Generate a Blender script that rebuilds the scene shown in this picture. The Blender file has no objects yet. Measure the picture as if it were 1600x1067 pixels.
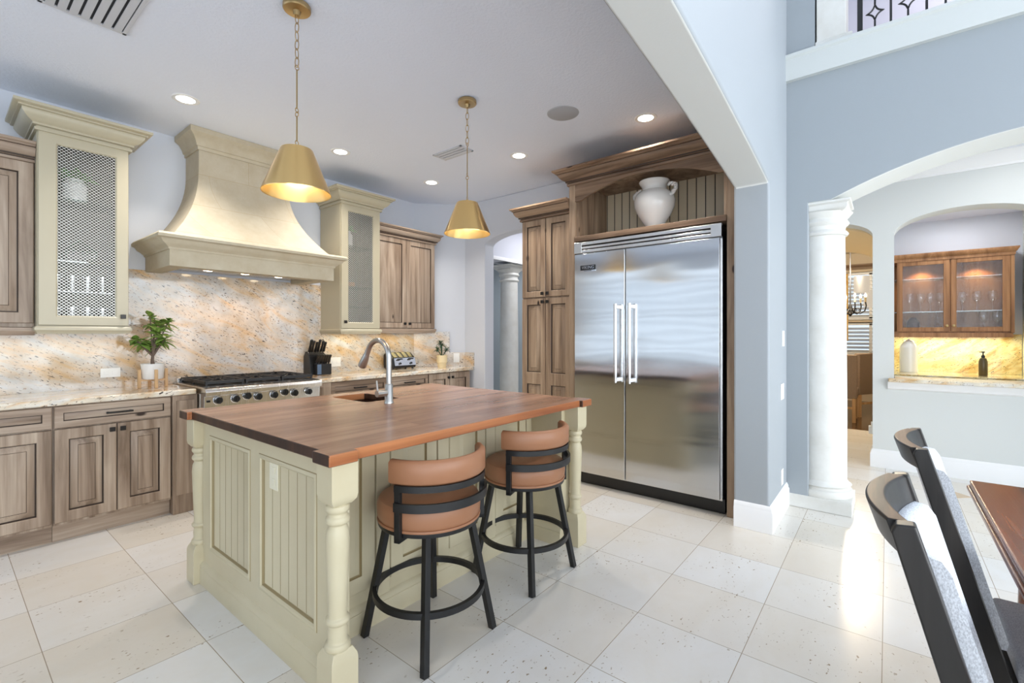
import bpy, bmesh, math, random
from mathutils import Vector, Matrix
random.seed(7)
S = bpy.context.scene
COL = S.collection
PI = math.pi

# ------------------------------------------------------------------ camera
cam = bpy.data.cameras.new('camera'); camo = bpy.data.objects.new('camera', cam); COL.objects.link(camo)
camo.location = (0, 0, 1.333)
camo.rotation_euler = (PI/2, 0, math.radians(38.8 - 90))
cam.sensor_width = 36; cam.lens = 730/1600*36; cam.shift_y = -11.5/1600
cam.clip_start = .05; cam.clip_end = 60
S.camera = camo
S.view_settings.view_transform = 'Standard'; S.view_settings.look = 'None'
S.view_settings.gamma = 1; S.view_settings.use_curve_mapping = False
S.view_settings.exposure = 0.3
S.cycles.max_bounces = 10; S.cycles.diffuse_bounces = 6; S.cycles.glossy_bounces = 5
S.cycles.transparent_max_bounces = 16; S.cycles.sample_clamp_indirect = 6
S.cycles.caustics_reflective = False; S.cycles.caustics_refractive = False

# ------------------------------------------------------------------ sky and lamps
W = bpy.data.worlds.new('sky'); S.world = W; W.use_nodes = True
bg = W.node_tree.nodes['Background']; bg.inputs[0].default_value = (.72, .86, 1, 1); bg.inputs[1].default_value = 1.0

def area(name, loc, rot, sx, sy, power, col, shape='RECTANGLE', spread=PI):
    l = bpy.data.lights.new(name, 'AREA'); l.shape = shape; l.size = sx; l.size_y = sy
    l.energy = power; l.color = col; l.spread = spread
    o = bpy.data.objects.new(name, l); COL.objects.link(o); o.location = loc; o.rotation_euler = rot
    return o
def point(name, loc, power, col, r=.04):
    l = bpy.data.lights.new(name, 'POINT'); l.energy = power; l.color = col; l.shadow_soft_size = r
    o = bpy.data.objects.new(name, l); COL.objects.link(o); o.location = loc; return o
def spot(name, loc, power, col, ang=100, r=.03, aim=(0, 0, 0)):
    l = bpy.data.lights.new(name, 'SPOT'); l.energy = power; l.color = col; l.spot_size = math.radians(ang); l.spot_blend = .8; l.shadow_soft_size = r
    o = bpy.data.objects.new(name, l); COL.objects.link(o); o.location = loc; o.rotation_euler = aim; return o
DAY = (.92, .965, 1)
# daylight standing in the window openings
area('daylight_nook_window', (-2.75, 4.3, 1.75), (0, -PI/2, 0), 2.1, 4.6, 30, (.8, .9, 1))
area('daylight_great_room_window', (1.9, -4.5, 1.75), (PI/2, 0, 0), 7.6, 3.1, 360, DAY)
area('daylight_passage_window', (5.3, -4.5, 1.6), (PI/2, 0, 0), 1.2, 2.2, 13, DAY)
area('added_side_fill', (-2.72, -2.1, 1.65), (0, -PI/2, 0), 2.9, 3.5, 85, DAY)  # added fill light; this side opening is made up to brighten the pier

# ------------------------------------------------------------------ mesh helpers
class G:
    def __init__(s): s.bm = bmesh.new(); s.mi = 0
    def f(s, vs, mi=None):
        try: q = s.bm.faces.new(vs)
        except ValueError: return None
        q.material_index = s.mi if mi is None else mi
        return q
    def v(s, p): return s.bm.verts.new(p)
    def box(s, a, b, T=None):
        x0, x1 = sorted((a[0], b[0])); y0, y1 = sorted((a[1], b[1])); z0, z1 = sorted((a[2], b[2]))
        P = [(x0,y0,z0),(x1,y0,z0),(x1,y1,z0),(x0,y1,z0),(x0,y0,z1),(x1,y0,z1),(x1,y1,z1),(x0,y1,z1)]
        if T: P = [T(*p) for p in P]
        V = [s.v(p) for p in P]
        for q in ((0,3,2,1),(4,5,6,7),(0,1,5,4),(1,2,6,5),(2,3,7,6),(3,0,4,7)): s.f([V[i] for i in q])
        return s
    def prism(s, poly, T, d0, d1):
        A = [s.v(T(a, b, d0)) for a, b in poly]; B = [s.v(T(a, b, d1)) for a, b in poly]
        s.f(A[::-1]); s.f(B); n = len(poly)
        for i in range(n): s.f([A[i], A[(i+1) % n], B[(i+1) % n], B[i]])
        return s
    def loft(s, loops, closed=True, cap=True):
        L = [[s.v(p) for p in l] for l in loops]; n = len(L[0])
        for A, B in zip(L, L[1:]):
            for i in range(n if closed else n-1): s.f([A[i], A[(i+1) % n], B[(i+1) % n], B[i]])
        if cap and closed: s.f(L[0][::-1]); s.f(L[-1])
        return s
    def lathe(s, prof, c=(0,0,0), seg=32, cap=True):
        lo = []
        for r, z in prof:
            lo.append([(c[0]+r*math.cos(2*PI*i/seg), c[1]+r*math.sin(2*PI*i/seg), c[2]+z) for i in range(seg)])
        return s.loft(lo, True, cap)
    def tube(s, pts, r, seg=8, closed=False, flat=None):
        P = [Vector(p) for p in pts]; n = len(P); loops = []; up0 = None
        for i in range(n):
            if closed: t = P[(i+1) % n]-P[i-1]
            else: t = P[min(i+1, n-1)]-P[max(i-1, 0)]
            t.normalize()
            if up0 is None:
                up0 = Vector((0,0,1)) if abs(t.z) < .9 else Vector((1,0,0))
            a = t.cross(up0).normalized(); b = a.cross(t).normalized(); up0 = b
            rr = r[i] if isinstance(r, (list, tuple)) else r
            fa, fb = flat if flat else (1, 1)
            loops.append([P[i]+a*rr*fa*math.cos(2*PI*k/seg+PI/seg)+b*rr*fb*math.sin(2*PI*k/seg+PI/seg) for k in range(seg)])
        if closed: loops.append(loops[0]); return s.loft(loops, True, False)
        return s.loft(loops)
    def bar(s, a, b, w, h=None):
        """square bar between two points"""
        h = h or w
        return s.tube([a, b], 1, 4, flat=(w/1.41421, h/1.41421))
    def sweep(s, path, prof, closed=False, gl=()):
        """profile (out, z) carried along a plan path, mitred; out points to the right of travel"""
        n = len(path); P = [Vector((p[0], p[1])) for p in path]; loops = []
        def nr(a, b): d = (b-a).normalized(); return Vector((d.y, -d.x))
        for i in range(n):
            if closed or 0 < i < n-1:
                n0 = nr(P[i-1], P[i]); n1 = nr(P[i], P[(i+1) % n]); m = (n0+n1); m = m/(m.dot(n0)) if m.length > .01 else n0
            else: m = nr(P[0], P[1]) if i == 0 else nr(P[-2], P[-1])
            loops.append([(P[i].x+m.x*o, P[i].y+m.y*o, z) for o, z in prof])
        if closed: loops.append(loops[0]); return s.loft(loops, True, False)
        s.bm.faces.ensure_lookup_table(); k0 = len(s.bm.faces); s.loft(loops, True, True); s.bm.faces.ensure_lookup_table(); m = len(prof)
        if gl:
            for k in range((n-1)*m):
                if k % m in gl: s.bm.faces[k0+k].material_index = 1
        return s
    def rings(s, T, u0, u1, w0, w1, L):
        prev = None; first = None
        for ins, n, mi in L:
            V = [s.v(T(a, b, n)) for a, b in ((u0+ins,w0+ins),(u1-ins,w0+ins),(u1-ins,w1-ins),(u0+ins,w1-ins))]
            if prev:
                for i in range(4): s.f([prev[i], prev[(i+1) % 4], V[(i+1) % 4], V[i]], mi)
            else: first = V
            prev = V
        s.f(prev, L[-1][2]); s.f(first[::-1], L[0][2])
        return s
    def leaf(s, base, d, L, w, droop=.4, n=5, tipw=.0):
        d = Vector(d).normalized(); side = d.cross(Vector((0,0,1)))
        if side.length < .05: side = Vector((1,0,0))
        side.normalize(); up = side.cross(d).normalized(); rows = []
        for i in range(n+1):
            t = i/n; c = Vector(base)+d*L*t-Vector((0,0,1))*droop*L*t*t
            ww = w*math.sin(PI*min(.97, .05+.95*t**.8))*.5
            rows.append([s.v(c-side*ww+up*ww*.25), s.v(c), s.v(c+side*ww+up*ww*.25)])
        for A, B in zip(rows, rows[1:]):
            for i in range(2): s.f([A[i], A[i+1], B[i+1], B[i]])

LOCAL = set()
def root_of(o):
    while o.parent: o = o.parent
    return o
def build(g, name, mats, parent=None, bevel=0, seg=2, ang=.6, keep=False, solid=0):
    bm = g.bm
    if solid == 0: bmesh.ops.recalc_face_normals(bm, faces=bm.faces[:])
    for e in bm.edges:
        if len(e.link_faces) == 2: e.smooth = e.calc_face_angle(0) < ang
    for q in bm.faces: q.smooth = True
    loc = Vector((0,0,0))
    if parent is not None:
        r = root_of(parent)
        if r.name not in LOCAL: bmesh.ops.translate(bm, verts=bm.verts[:], vec=-r.location)
    elif not keep:
        xs = [v.co for v in bm.verts]
        lo = Vector([min(c[i] for c in xs) for i in range(3)]); hi = Vector([max(c[i] for c in xs) for i in range(3)])
        loc = Vector(((lo.x+hi.x)/2, (lo.y+hi.y)/2, lo.z)); bmesh.ops.translate(bm, verts=bm.verts[:], vec=-loc)
    me = bpy.data.meshes.new(name); bm.to_mesh(me); bm.free()
    for m in (mats if isinstance(mats, (list, tuple)) else [mats]): me.materials.append(m)
    o = bpy.data.objects.new(name, me); COL.objects.link(o)
    if parent is not None: o.parent = parent
    else: o.location = loc
    if bevel:
        b = o.modifiers.new('bevel', 'BEVEL'); b.width = bevel; b.segments = seg; b.limit_method = 'ANGLE'; b.angle_limit = .6; b.harden_normals = True
    if solid:
        b = o.modifiers.new('thickness', 'SOLIDIFY'); b.thickness = solid
    return o
def tag(o, label, cat, group=None):
    o['label'] = label; o['category'] = cat
    if group: o['group'] = group
    return o
def thing(name, label, cat, loc, rz=0, group=None, local=False):
    o = bpy.data.objects.new(name, None); COL.objects.link(o); o.location = loc; o.rotation_euler = (0, 0, rz); o.empty_display_size = .1
    if local: LOCAL.add(o.name)
    return tag(o, label, cat, group)
def struct(g, name, mats, bevel=0, keep=True, seg=2):
    o = build(g, name, mats, None, bevel, seg, keep=keep); o['kind'] = 'structure'; return o
def copy_tree(o, parent=None):
    c = o.copy(); COL.objects.link(c)
    if parent is not None: c.parent = parent
    for ch in list(o.children): copy_tree(ch, c)
    return c
def again(src, loc, label, rz=None):
    c = copy_tree(src); c.location = loc; c['label'] = label
    if rz is not None: c.rotation_euler = (0, 0, rz)
    return c
def FY(x0, yf, z0):   # plane that faces -Y: u to +X, w up, n towards -Y
    return lambda u, w, n: Vector((x0+u, yf-n, z0+w))
def FX(xf, y0, z0):   # plane that faces -X: u to -Y, w up, n towards -X
    return lambda u, w, n: Vector((xf-n, y0-u, z0+w))

# ------------------------------------------------------------------ materials
def c3(r, g, b):
    f = lambda v: ((v/255+.055)/1.055)**2.4 if v > 10 else v/255/12.92
    return (f(r), f(g), f(b), 1)
class M:
    def __init__(s, name, col, rough=.5, metal=0, **kw):
        s.m = bpy.data.materials.new(name); s.m.use_nodes = True; s.t = s.m.node_tree; s.b = s.t.nodes['Principled BSDF']
        s.b.inputs['Base Color'].default_value = col; s.b.inputs['Roughness'].default_value = rough; s.b.inputs['Metallic'].default_value = metal
        for k, v in kw.items(): s.b.inputs[k.replace('_', ' ')].default_value = v
    def n(s, t, **kw):
        q = s.t.nodes.new(t)
        for k, v in kw.items():
            if hasattr(q, k): setattr(q, k, v)
            else: q.inputs[k.replace('_', ' ')].default_value = v
        return q
    def l(s, a, b): s.t.links.new(a, b)
    def coord(s, scale=(1,1,1), rot=(0,0,0), loc=(0,0,0)):
        tc = s.n('ShaderNodeTexCoord'); mp = s.n('ShaderNodeMapping'); s.l(tc.outputs['Object'], mp.inputs['Vector'])
        mp.inputs['Scale'].default_value = scale; mp.inputs['Rotation'].default_value = rot; mp.inputs['Location'].default_value = loc
        return mp.outputs[0]
    def noise(s, vec, scale, detail=4, rough=.55, dist=0):
        q = s.n('ShaderNodeTexNoise'); s.l(vec, q.inputs['Vector'])
        q.inputs['Scale'].default_value = scale; q.inputs['Detail'].default_value = detail; q.inputs['Roughness'].default_value = rough; q.inputs['Distortion'].default_value = dist
        return q.outputs['Fac']
    def ramp(s, fac, stops):
        q = s.n('ShaderNodeValToRGB'); s.l(fac, q.inputs[0]); e = q.color_ramp.elements
        e[0].position, e[0].color = stops[0]; e[1].position, e[1].color = stops[-1]
        for p, c in stops[1:-1]: k = e.new(p); k.color = c
        return q.outputs[0]
    def mix(s, fac, a, b, mode='MIX'):
        q = s.n('ShaderNodeMix', data_type='RGBA', blend_type=mode)
        for i, x in ((0, fac), (6, a), (7, b)):
            if hasattr(x, 'links') or hasattr(x, 'is_linked'): s.l(x, q.inputs[i])
            else: q.inputs[i].default_value = x
        return q.outputs[2]
    def col(s, o): s.l(o, s.b.inputs['Base Color']); return s
    def bump(s, h, strength=.2, dist=.01):
        q = s.n('ShaderNodeBump'); q.inputs['Strength'].default_value = strength; q.inputs['Distance'].default_value = dist
        s.l(h, q.inputs['Height']); s.l(q.outputs[0], s.b.inputs['Normal']); return s
def BW(v): return (v, v, v, 1)

def paint(name, rgb, rough=.6, bump=.1, sc=120):
    m = M(name, c3(*rgb), rough); v = m.coord(); m.bump(m.noise(v, sc, 3), bump, .004); return m.m
wall_m = paint('wall_paint', (214, 218, 226))
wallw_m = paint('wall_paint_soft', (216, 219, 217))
blue_m = paint('wall_paint_blue', (152, 159, 164))
arch_m = paint('wall_paint_arch', (162, 168, 173))
ceil_m = paint('ceiling_paint', (232, 238, 250), .8, .7, 55)
trim_m = paint('trim_paint', (240, 240, 240), .35, 0)
dining_m = paint('dining_paint', (196, 184, 164))
beige_m = paint('vault_paint', (236, 210, 165))

def tile_mat():
    m = M('travertine_tile', c3(225, 217, 203), .22)
    v = m.coord(loc=(-.292, -.475, 0))
    b = m.n('ShaderNodeTexBrick'); m.l(v, b.inputs['Vector'])
    b.offset = 0; b.squash = 1
    b.inputs['Scale'].default_value = 1; b.inputs['Brick Width'].default_value = .4575; b.inputs['Row Height'].default_value = .4575
    b.inputs['Mortar Size'].default_value = .0016; b.inputs['Mortar Smooth'].default_value = .1; b.inputs['Bias'].default_value = 0
    b.inputs['Color1'].default_value = c3(227, 227, 226); b.inputs['Color2'].default_value = c3(220, 213, 201); b.inputs['Mortar'].default_value = c3(160, 148, 130)
    v2 = m.coord(scale=(1, 1.6, 1))
    n1 = m.noise(v2, 3.0, 6, .6, .6)
    cloud = m.ramp(n1, [(.3, c3(243, 237, 226)), (.7, BW(1))])
    c = m.mix(.45, b.outputs['Color'], cloud, 'MULTIPLY')
    pit = m.ramp(m.noise(v2, 42, 2, .5, .3), [(.655, BW(1)), (.7, c3(172, 156, 132))])
    area_ = m.ramp(m.noise(v2, 2.3, 2), [(.47, BW(0)), (.6, BW(1))])
    pit2 = m.mix(area_, BW(1), pit)
    m.col(m.mix(1, c, pit2, 'MULTIPLY'))
    return m.m
tile_m = tile_mat()

def granite_mat(name, base, vein, rot=(0, -.48, 0), amt=1, pale=(228, 226, 222)):
    m = M(name, c3(*base), .08)
    v = m.coord(rot=rot); mp2 = m.n('ShaderNodeMapping'); m.l(v, mp2.inputs['Vector']); mp2.inputs['Scale'].default_value = (1, 1, 3.4); vs = mp2.outputs[0]
    c = m.ramp(m.noise(vs, 2.4, 5, .6, .8), [(.36, c3(*pale)), (.5, c3(*base)), (.66, c3(*vein))])
    cl = m.ramp(m.noise(v, 9, 4), [(.3, c3(222, 216, 206)), (.65, BW(1))])
    c = m.mix(.8, c, cl, 'MULTIPLY')
    sp = m.ramp(m.noise(vs, 30, 2, .5, .3), [(.63, BW(0)), (.655, BW(1))])
    spd = m.ramp(m.noise(vs, 3.2, 3, .5), [(.38, BW(.15)), (.6, BW(1))])
    sp2 = m.mix(1, sp, spd, 'MULTIPLY')
    c = m.mix(sp2, c, c3(58, 50, 48))
    sp3 = m.ramp(m.noise(v, 60, 2), [(.645, BW(0)), (.68, BW(.7))])
    c = m.mix(sp3, c, c3(150, 120, 92))
    m.col(c); return m.m
granite_m = granite_mat('granite', (218, 206, 192), (220, 186, 142), pale=(210, 209, 209))
granitec_m = granite_mat('granite_counter', (230, 220, 202), (214, 172, 120), rot=(.5, .3, .2))
ygranite_m = granite_mat('granite_bar', (232, 218, 170), (196, 150, 78), rot=(.6, 0, 0), pale=(232, 226, 205))  # granite copy tinted yellow, mostly lamp light put into the colour

def wood_mat(name, a, b, dark, axis=2, rough=.42, ring=5, knots=True, spec=.35):
    m = M(name, c3(*a), rough); m.b.inputs['Specular IOR Level'].default_value = spec
    sc = [7, 7, 7]; sc[axis] = .55
    v = m.coord(scale=tuple(sc)); sc2 = [60, 60, 60]; sc2[axis] = 1.6; v2 = m.coord(scale=tuple(sc2))
    info = m.n('ShaderNodeObjectInfo'); ad = m.n('ShaderNodeVectorMath', operation='ADD'); m.l(v, ad.inputs[0])
    cb = m.n('ShaderNodeCombineXYZ'); 
    mu = m.n('ShaderNodeMath', operation='MULTIPLY'); m.l(info.outputs['Random'], mu.inputs[0]); mu.inputs[1].default_value = 37
    for i in range(3): m.l(mu.outputs[0], cb.inputs[i])
    m.l(cb.outputs[0], ad.inputs[1])
    n1 = m.noise(ad.outputs[0], 1, 5, .55, 1.4); n2 = m.noise(v2, 1, 3, .6)
    c = m.ramp(n1, [(.34, c3(*b)), (.5, c3(*a)), (.64, c3(*dark))])
    fine = m.ramp(n2, [(.3, c3(196, 188, 180)), (.7, BW(1))])
    c = m.mix(.55, c, fine, 'MULTIPLY')
    if knots:
        vo = m.n('ShaderNodeTexVoronoi'); ks = [5, 5, 5]; ks[axis] = 2.2
        m.l(m.coord(scale=tuple(ks)), vo.inputs['Vector']); vo.inputs['Scale'].default_value = 1
        k = m.ramp(vo.outputs['Distance'], [(.045, BW(1)), (.085, BW(0))])
        c = m.mix(k, c, c3(52, 38, 30))
    m.col(c); m.bump(n2, .06, .003); return m.m
wood_m = wood_mat('alder_wood', (170, 150, 131), (192, 174, 155), (134, 114, 96))
woodh_m = wood_mat('alder_wood_rail', (168, 148, 130), (190, 172, 154), (132, 112, 95), axis=0)
woodw_m = wood_mat('alder_wood_warm', (158, 134, 111), (180, 156, 131), (126, 103, 84))
woodwh_m = wood_mat('alder_wood_warm_rail', (142, 116, 94), (164, 138, 114), (108, 86, 68), axis=1)
glaze_m = M('dark_glaze', c3(66, 52, 42), .6).m
glazel_m = M('cream_glaze', c3(150, 134, 98), .6).m
bar_m = wood_mat('bar_wood', (170, 122, 82), (188, 140, 96), (140, 98, 62), knots=False)
maho_m = wood_mat('mahogany', (128, 70, 40), (152, 88, 52), (92, 48, 28), axis=0, rough=.2, knots=False, spec=.5)
blackw_m = wood_mat('black_wood', (34, 31, 29), (48, 44, 41), (22, 20, 19), axis=2, rough=.35, knots=False, spec=.5)
greyw_m = wood_mat('worn_wood', (112, 88, 68), (140, 112, 88), (70, 56, 46), axis=0, rough=.4, knots=False)
bamboo_m = wood_mat('pale_wood', (214, 176, 128), (226, 192, 148), (198, 158, 110), knots=False)

def walnut_mat():
    m = M('walnut_top', c3(140, 96, 70), .26)
    v = m.coord()
    b = m.n('ShaderNodeTexBrick'); m.l(v, b.inputs['Vector']); b.offset = .37; b.offset_frequency = 2
    b.inputs['Scale'].default_value = 1; b.inputs['Brick Width'].default_value = .95; b.inputs['Row Height'].default_value = .072; b.inputs['Mortar Size'].default_value = 0
    b.inputs['Color1'].default_value = c3(184, 144, 120); b.inputs['Color2'].default_value = c3(154, 117, 97); b.inputs['Mortar'].default_value = c3(100, 70, 52)
    g = m.ramp(m.noise(m.coord(scale=(1.2, 16, 16)), 1.6, 5, .6, 1.2), [(.3, c3(198, 184, 176)), (.65, BW(1))])
    m.col(m.mix(.8, b.outputs['Color'], g, 'MULTIPLY')); return m.m
walnut_m = walnut_mat()
walnute_m = wood_mat('walnut_edge', (176, 112, 70), (196, 130, 84), (150, 88, 52), axis=0, rough=.3, knots=False)
walnutend_m = wood_mat('walnut_end_grain', (58, 38, 28), (78, 52, 38), (42, 28, 22), axis=2, rough=.35, knots=False)

def cream_mat():
    m = M('cream_paint', c3(202, 192, 163), .42)
    v = m.coord()
    w = m.ramp(m.noise(v, 3, 5, .6), [(.3, c3(240, 236, 226)), (.7, BW(1))])
    c = m.mix(.6, c3(203, 193, 164), w, 'MULTIPLY')
    k = m.ramp(m.noise(m.coord(scale=(14, 14, 5)), 1, 5, .65), [(.755, BW(0)), (.775, BW(1))])
    c = m.mix(k, c, c3(170, 122, 88)); m.col(c); return m.m
cream_m = cream_mat()
creamc_m = paint('cream_cabinet_paint', (186, 177, 152), .4, 0)
inner_shade_m = paint('cabinet_inner_shade', (112, 108, 96), .6, 0)  # shade of the unlit cream interior put into a dark colour
wire_m = M('wire_paint', c3(222, 222, 214), .35, .3).m
shelfb_m = paint('shelf_back_paint', (216, 202, 174), .5, 0)
def stone_mat():
    m = M('limestone', c3(222, 208, 182), .7); tc = m.n('ShaderNodeTexCoord'); sp = m.n('ShaderNodeSeparateXYZ'); m.l(tc.outputs['Object'], sp.inputs[0])
    ad = m.n('ShaderNodeMath', operation='ADD'); m.l(sp.outputs[0], ad.inputs[0]); m.l(sp.outputs[1], ad.inputs[1])
    cb = m.n('ShaderNodeCombineXYZ'); m.l(ad.outputs[0], cb.inputs[0]); m.l(sp.outputs[2], cb.inputs[1])
    b = m.n('ShaderNodeTexBrick'); m.l(cb.outputs[0], b.inputs['Vector']); b.inputs['Scale'].default_value = 1
    b.inputs['Brick Width'].default_value = .62; b.inputs['Row Height'].default_value = .27; b.inputs['Mortar Size'].default_value = .0022
    b.inputs['Color1'].default_value = c3(198, 188, 166); b.inputs['Color2'].default_value = c3(193, 182, 160); b.inputs['Mortar'].default_value = c3(186, 170, 142)
    n = m.ramp(m.noise(tc.outputs['Object'], 7, 6, .65), [(.3, c3(226, 216, 200)), (.7, BW(1))])
    m.col(m.mix(.6, b.outputs['Color'], n, 'MULTIPLY')); m.bump(m.noise(tc.outputs['Object'], 60, 3), .12, .003); return m.m
stone_m = stone_mat()
def stone2_mat():
    m = M('limestone_plain', c3(220, 205, 178), .7); v = m.coord()
    m.col(m.mix(.6, c3(198, 188, 165), m.ramp(m.noise(v, 8, 6, .65), [(.3, c3(226, 216, 200)), (.7, BW(1))]), 'MULTIPLY')); m.bump(m.noise(v, 60, 3), .12, .003); return m.m
stonep_m = stone2_mat()
def colstone_mat():
    m = M('column_stone', c3(236, 235, 230), .6); v = m.coord()
    m.col(m.ramp(m.noise(v, 5, 6, .6), [(.3, c3(206, 204, 197)), (.7, c3(220, 220, 216))])); m.bump(m.noise(v, 50, 4), .15, .004); return m.m
colstone_m = colstone_mat()
def steel_mat(name, col, rough, sc, wav=0):
    m = M(name, c3(*col), rough, 1); v = m.coord(scale=sc)
    n = m.noise(v, 1, 3, .6); m.l(m.ramp(n, [(.3, BW(rough*.92)), (.7, BW(rough*1.08))]), m.b.inputs['Roughness'])
    if wav:
        m.bump(m.noise(m.coord(scale=(1, 1.2, 3.0)), 1.3, 1, .3), wav, .02)
    return m.m
steel_m = steel_mat('brushed_steel', (204, 205, 206), .14, (3, 220, 3), .14)
def _aniso(m):
    t = m.node_tree; b = t.nodes['Principled BSDF']; b.inputs['Anisotropic'].default_value = .95
    for l in list(b.inputs['Roughness'].links): t.links.remove(l)
    c = t.nodes.new('ShaderNodeCombineXYZ'); c.inputs[1].default_value = 1; t.links.new(c.outputs[0], b.inputs['Tangent'])
_aniso(steel_m)
steelp_m = steel_mat('steel_plain', (214, 213, 211), .26, (220, 3, 3))
chrome_m = M('chrome', c3(225, 226, 228), .1, 1).m
nickel_m = M('brushed_nickel', c3(188, 186, 182), .28, 1).m
brass_m = M('brushed_brass', c3(240, 205, 140), .28, 1, Anisotropic=.9, Anisotropic_Rotation=.25)
_tg = brass_m.n('ShaderNodeTangent'); _tg.direction_type = 'RADIAL'; _tg.axis = 'Z'; brass_m.l(_tg.outputs[0], brass_m.b.inputs['Tangent']); brass_m = brass_m.m
brassin_m = M('brass_inside', c3(236, 206, 142), .35, 1).m
brassd_m = M('aged_brass', c3(186, 160, 116), .3, 1).m
blackm_m = M('black_metal', c3(22, 22, 23), .42).m
blackp_m = M('black_plastic', c3(18, 18, 19), .3).m
iron_m = M('cast_iron', c3(30, 30, 32), .5).m
knobm_m = M('dark_pewter', c3(46, 44, 42), .35, .6).m
copper_m = M('copper_sink', c3(70, 42, 30), .45, .5).m
def leather_mat():
    m = M('tan_leather', c3(158, 110, 79), .42); v = m.coord(); m.bump(m.noise(v, 320, 2), .12, .002); return m.m
leather_m = leather_mat()
def fabric_mat(name, rgb, sc=260):
    m = M(name, c3(*rgb), .9); n = m.noise(m.coord(scale=(1, 1.7, 1)), sc, 2)
    m.col(m.mix(.5, c3(*rgb), m.ramp(n, [(.35, c3(150, 150, 152)), (.65, BW(1))]), 'MULTIPLY')); m.bump(n, .3, .003); return m.m
fabric_m = fabric_mat('grey_fabric', (176, 178, 184))
fabricl_m = fabric_mat('pale_fabric', (228, 232, 238))
taupe_m = fabric_mat('taupe_fabric', (150, 130, 112), 120)
ceramic_m = M('white_ceramic', c3(232, 230, 226), .15).m
whitep_m = M('white_plastic', c3(238, 238, 236), .35).m
creamp_m = M('cream_pot', c3(232, 214, 172), .4).m
def leaf_mat(name, a, b):
    m = M(name, c3(*a), .4); m.col(m.ramp(m.noise(m.coord(), 14, 3), [(.35, c3(*a)), (.65, c3(*b))])); return m.m
leaf_m = leaf_mat('leaf_green', (96, 132, 52), (150, 176, 88)); leafd_m = leaf_mat('leaf_dark', (42, 74, 50), (70, 104, 74)); leafb_m = leaf_mat('leaf_bright', (70, 130, 48), (112, 170, 84))
bark_m = M('bark', c3(110, 92, 80), .8).m
def glass_mat(name, alpha=.85, rough=.03, tint=(1, 1, 1, 1), bump=0):
    m = bpy.data.materials.new(name); m.use_nodes = True; t = m.node_tree; t.nodes.clear()
    o = t.nodes.new('ShaderNodeOutputMaterial'); a = t.nodes.new('ShaderNodeBsdfTransparent'); b = t.nodes.new('ShaderNodeBsdfGlossy'); x = t.nodes.new('ShaderNodeMixShader')
    a.inputs[0].default_value = tint; b.inputs['Roughness'].default_value = rough
    fr = t.nodes.new('ShaderNodeLayerWeight'); fr.inputs[0].default_value = .35
    mr = t.nodes.new('ShaderNodeMapRange'); mr.inputs[3].default_value = 1-alpha; mr.inputs[4].default_value = .5
    t.links.new(fr.outputs['Facing'], mr.inputs[0]); t.links.new(mr.outputs[0], x.inputs[0])
    t.links.new(a.outputs[0], x.inputs[1]); t.links.new(b.outputs[0], x.inputs[2]); t.links.new(x.outputs[0], o.inputs[0])
    if bump:
        n = t.nodes.new('ShaderNodeTexNoise'); n.inputs['Scale'].default_value = 40; bp = t.nodes.new('ShaderNodeBump'); bp.inputs['Strength'].default_value = bump; bp.inputs['Distance'].default_value = .01
        t.links.new(n.outputs[0], bp.inputs['Height']); t.links.new(bp.outputs[0], b.inputs['Normal'])
    return m
glass_m = glass_mat('clear_glass'); seed_m = glass_mat('seeded_glass', .95, .05, (.95, .95, .96, 1), .4); shelfg_m = glass_mat('shelf_glass', .8, .05, (.8, .9, .87, 1))
def emit(name, col, st):
    m = M(name, (0, 0, 0, 1)); m.b.inputs['Emission Color'].default_value = col; m.b.inputs['Emission Strength'].default_value = st; return m.m
lens_m = emit('lamp_lens', (1, .96, .9, 1), 9); puck_m = emit('warm_lens', (1, .78, .5, 1), 14); shade_m = emit('lit_shade', (1, .86, .68, 1), .5); bulb_m = emit('bulb', (1, .8, .5, 1), 8); outside_m = emit('outdoor_light', (.75, .87, 1, 1), 2.2)
# ------------------------------------------------------------------ the setting
XZ = lambda a, b, d: Vector((a, d, b))      # outline in x,z, depth along y
YZ = lambda a, b, d: Vector((d, a, b))      # outline in y,z, depth along x
XY = lambda a, b, d: Vector((a, b, d))
struct(G().box((-2.9,-4.8,-.12),(8.1,7.5,0)), 'floor', tile_m)
struct(G().box((8.1,-2.3,-.12),(11.9,3.3,0)), 'floor_dining', wood_mat('dark_floor_boards', (78,56,40), (96,70,50), (56,40,30), axis=1, rough=.15, knots=False, spec=.5))
struct(G().prism([(-2.7,.8),(4.2,.8),(4.5,2.2),(8.2,2.2),(8.2,7.4),(-2.7,7.4)], XY, 3.0, 3.12), 'ceiling', ceil_m)
struct(G().box((-.45,4.7,0),(3.86,4.86,3.0)), 'wall_back', wall_m)
struct(G().prism([(3.85,4.7),(4.32,4.25),(4.49,4.33),(3.95,4.88)], XY, 0, 3.0), 'wall_corner', wall_m)
def para(y0, zc, k, a, b, n=28): return [(a+(b-a)*i/n, zc-k*(a+(b-a)*i/n-y0)**2) for i in range(n+1)]
def ell(c, h, z0, rise, n=28, rev=False):
    p = [(c+h*math.cos(PI*i/n), z0+rise*math.sin(PI*i/n)) for i in range(n+1)]
    return p[::-1] if rev else p
arc = ell(3.375, .53, 2.43, .13)
struct(G().prism([(4.3,0),(4.3,3.0),(.75,3.0),(.75,0),(2.845,0)]+arc[::-1]+[(3.905,0)], YZ, 4.32, 4.49), 'wall_right', wall_m, bevel=.012)
arcA = [(x, 2.703-.0172*(x+1)**2) for x in [-2.7+6.215*i/48 for i in range(49)]]
struct(G().prism([(3.515,0),(4.2,0),(4.2,5.7),(-2.7,5.7)]+arcA, XZ, .615, .84), 'wall_arch', [arch_m, wallw_m], bevel=.018, seg=3)
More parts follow.
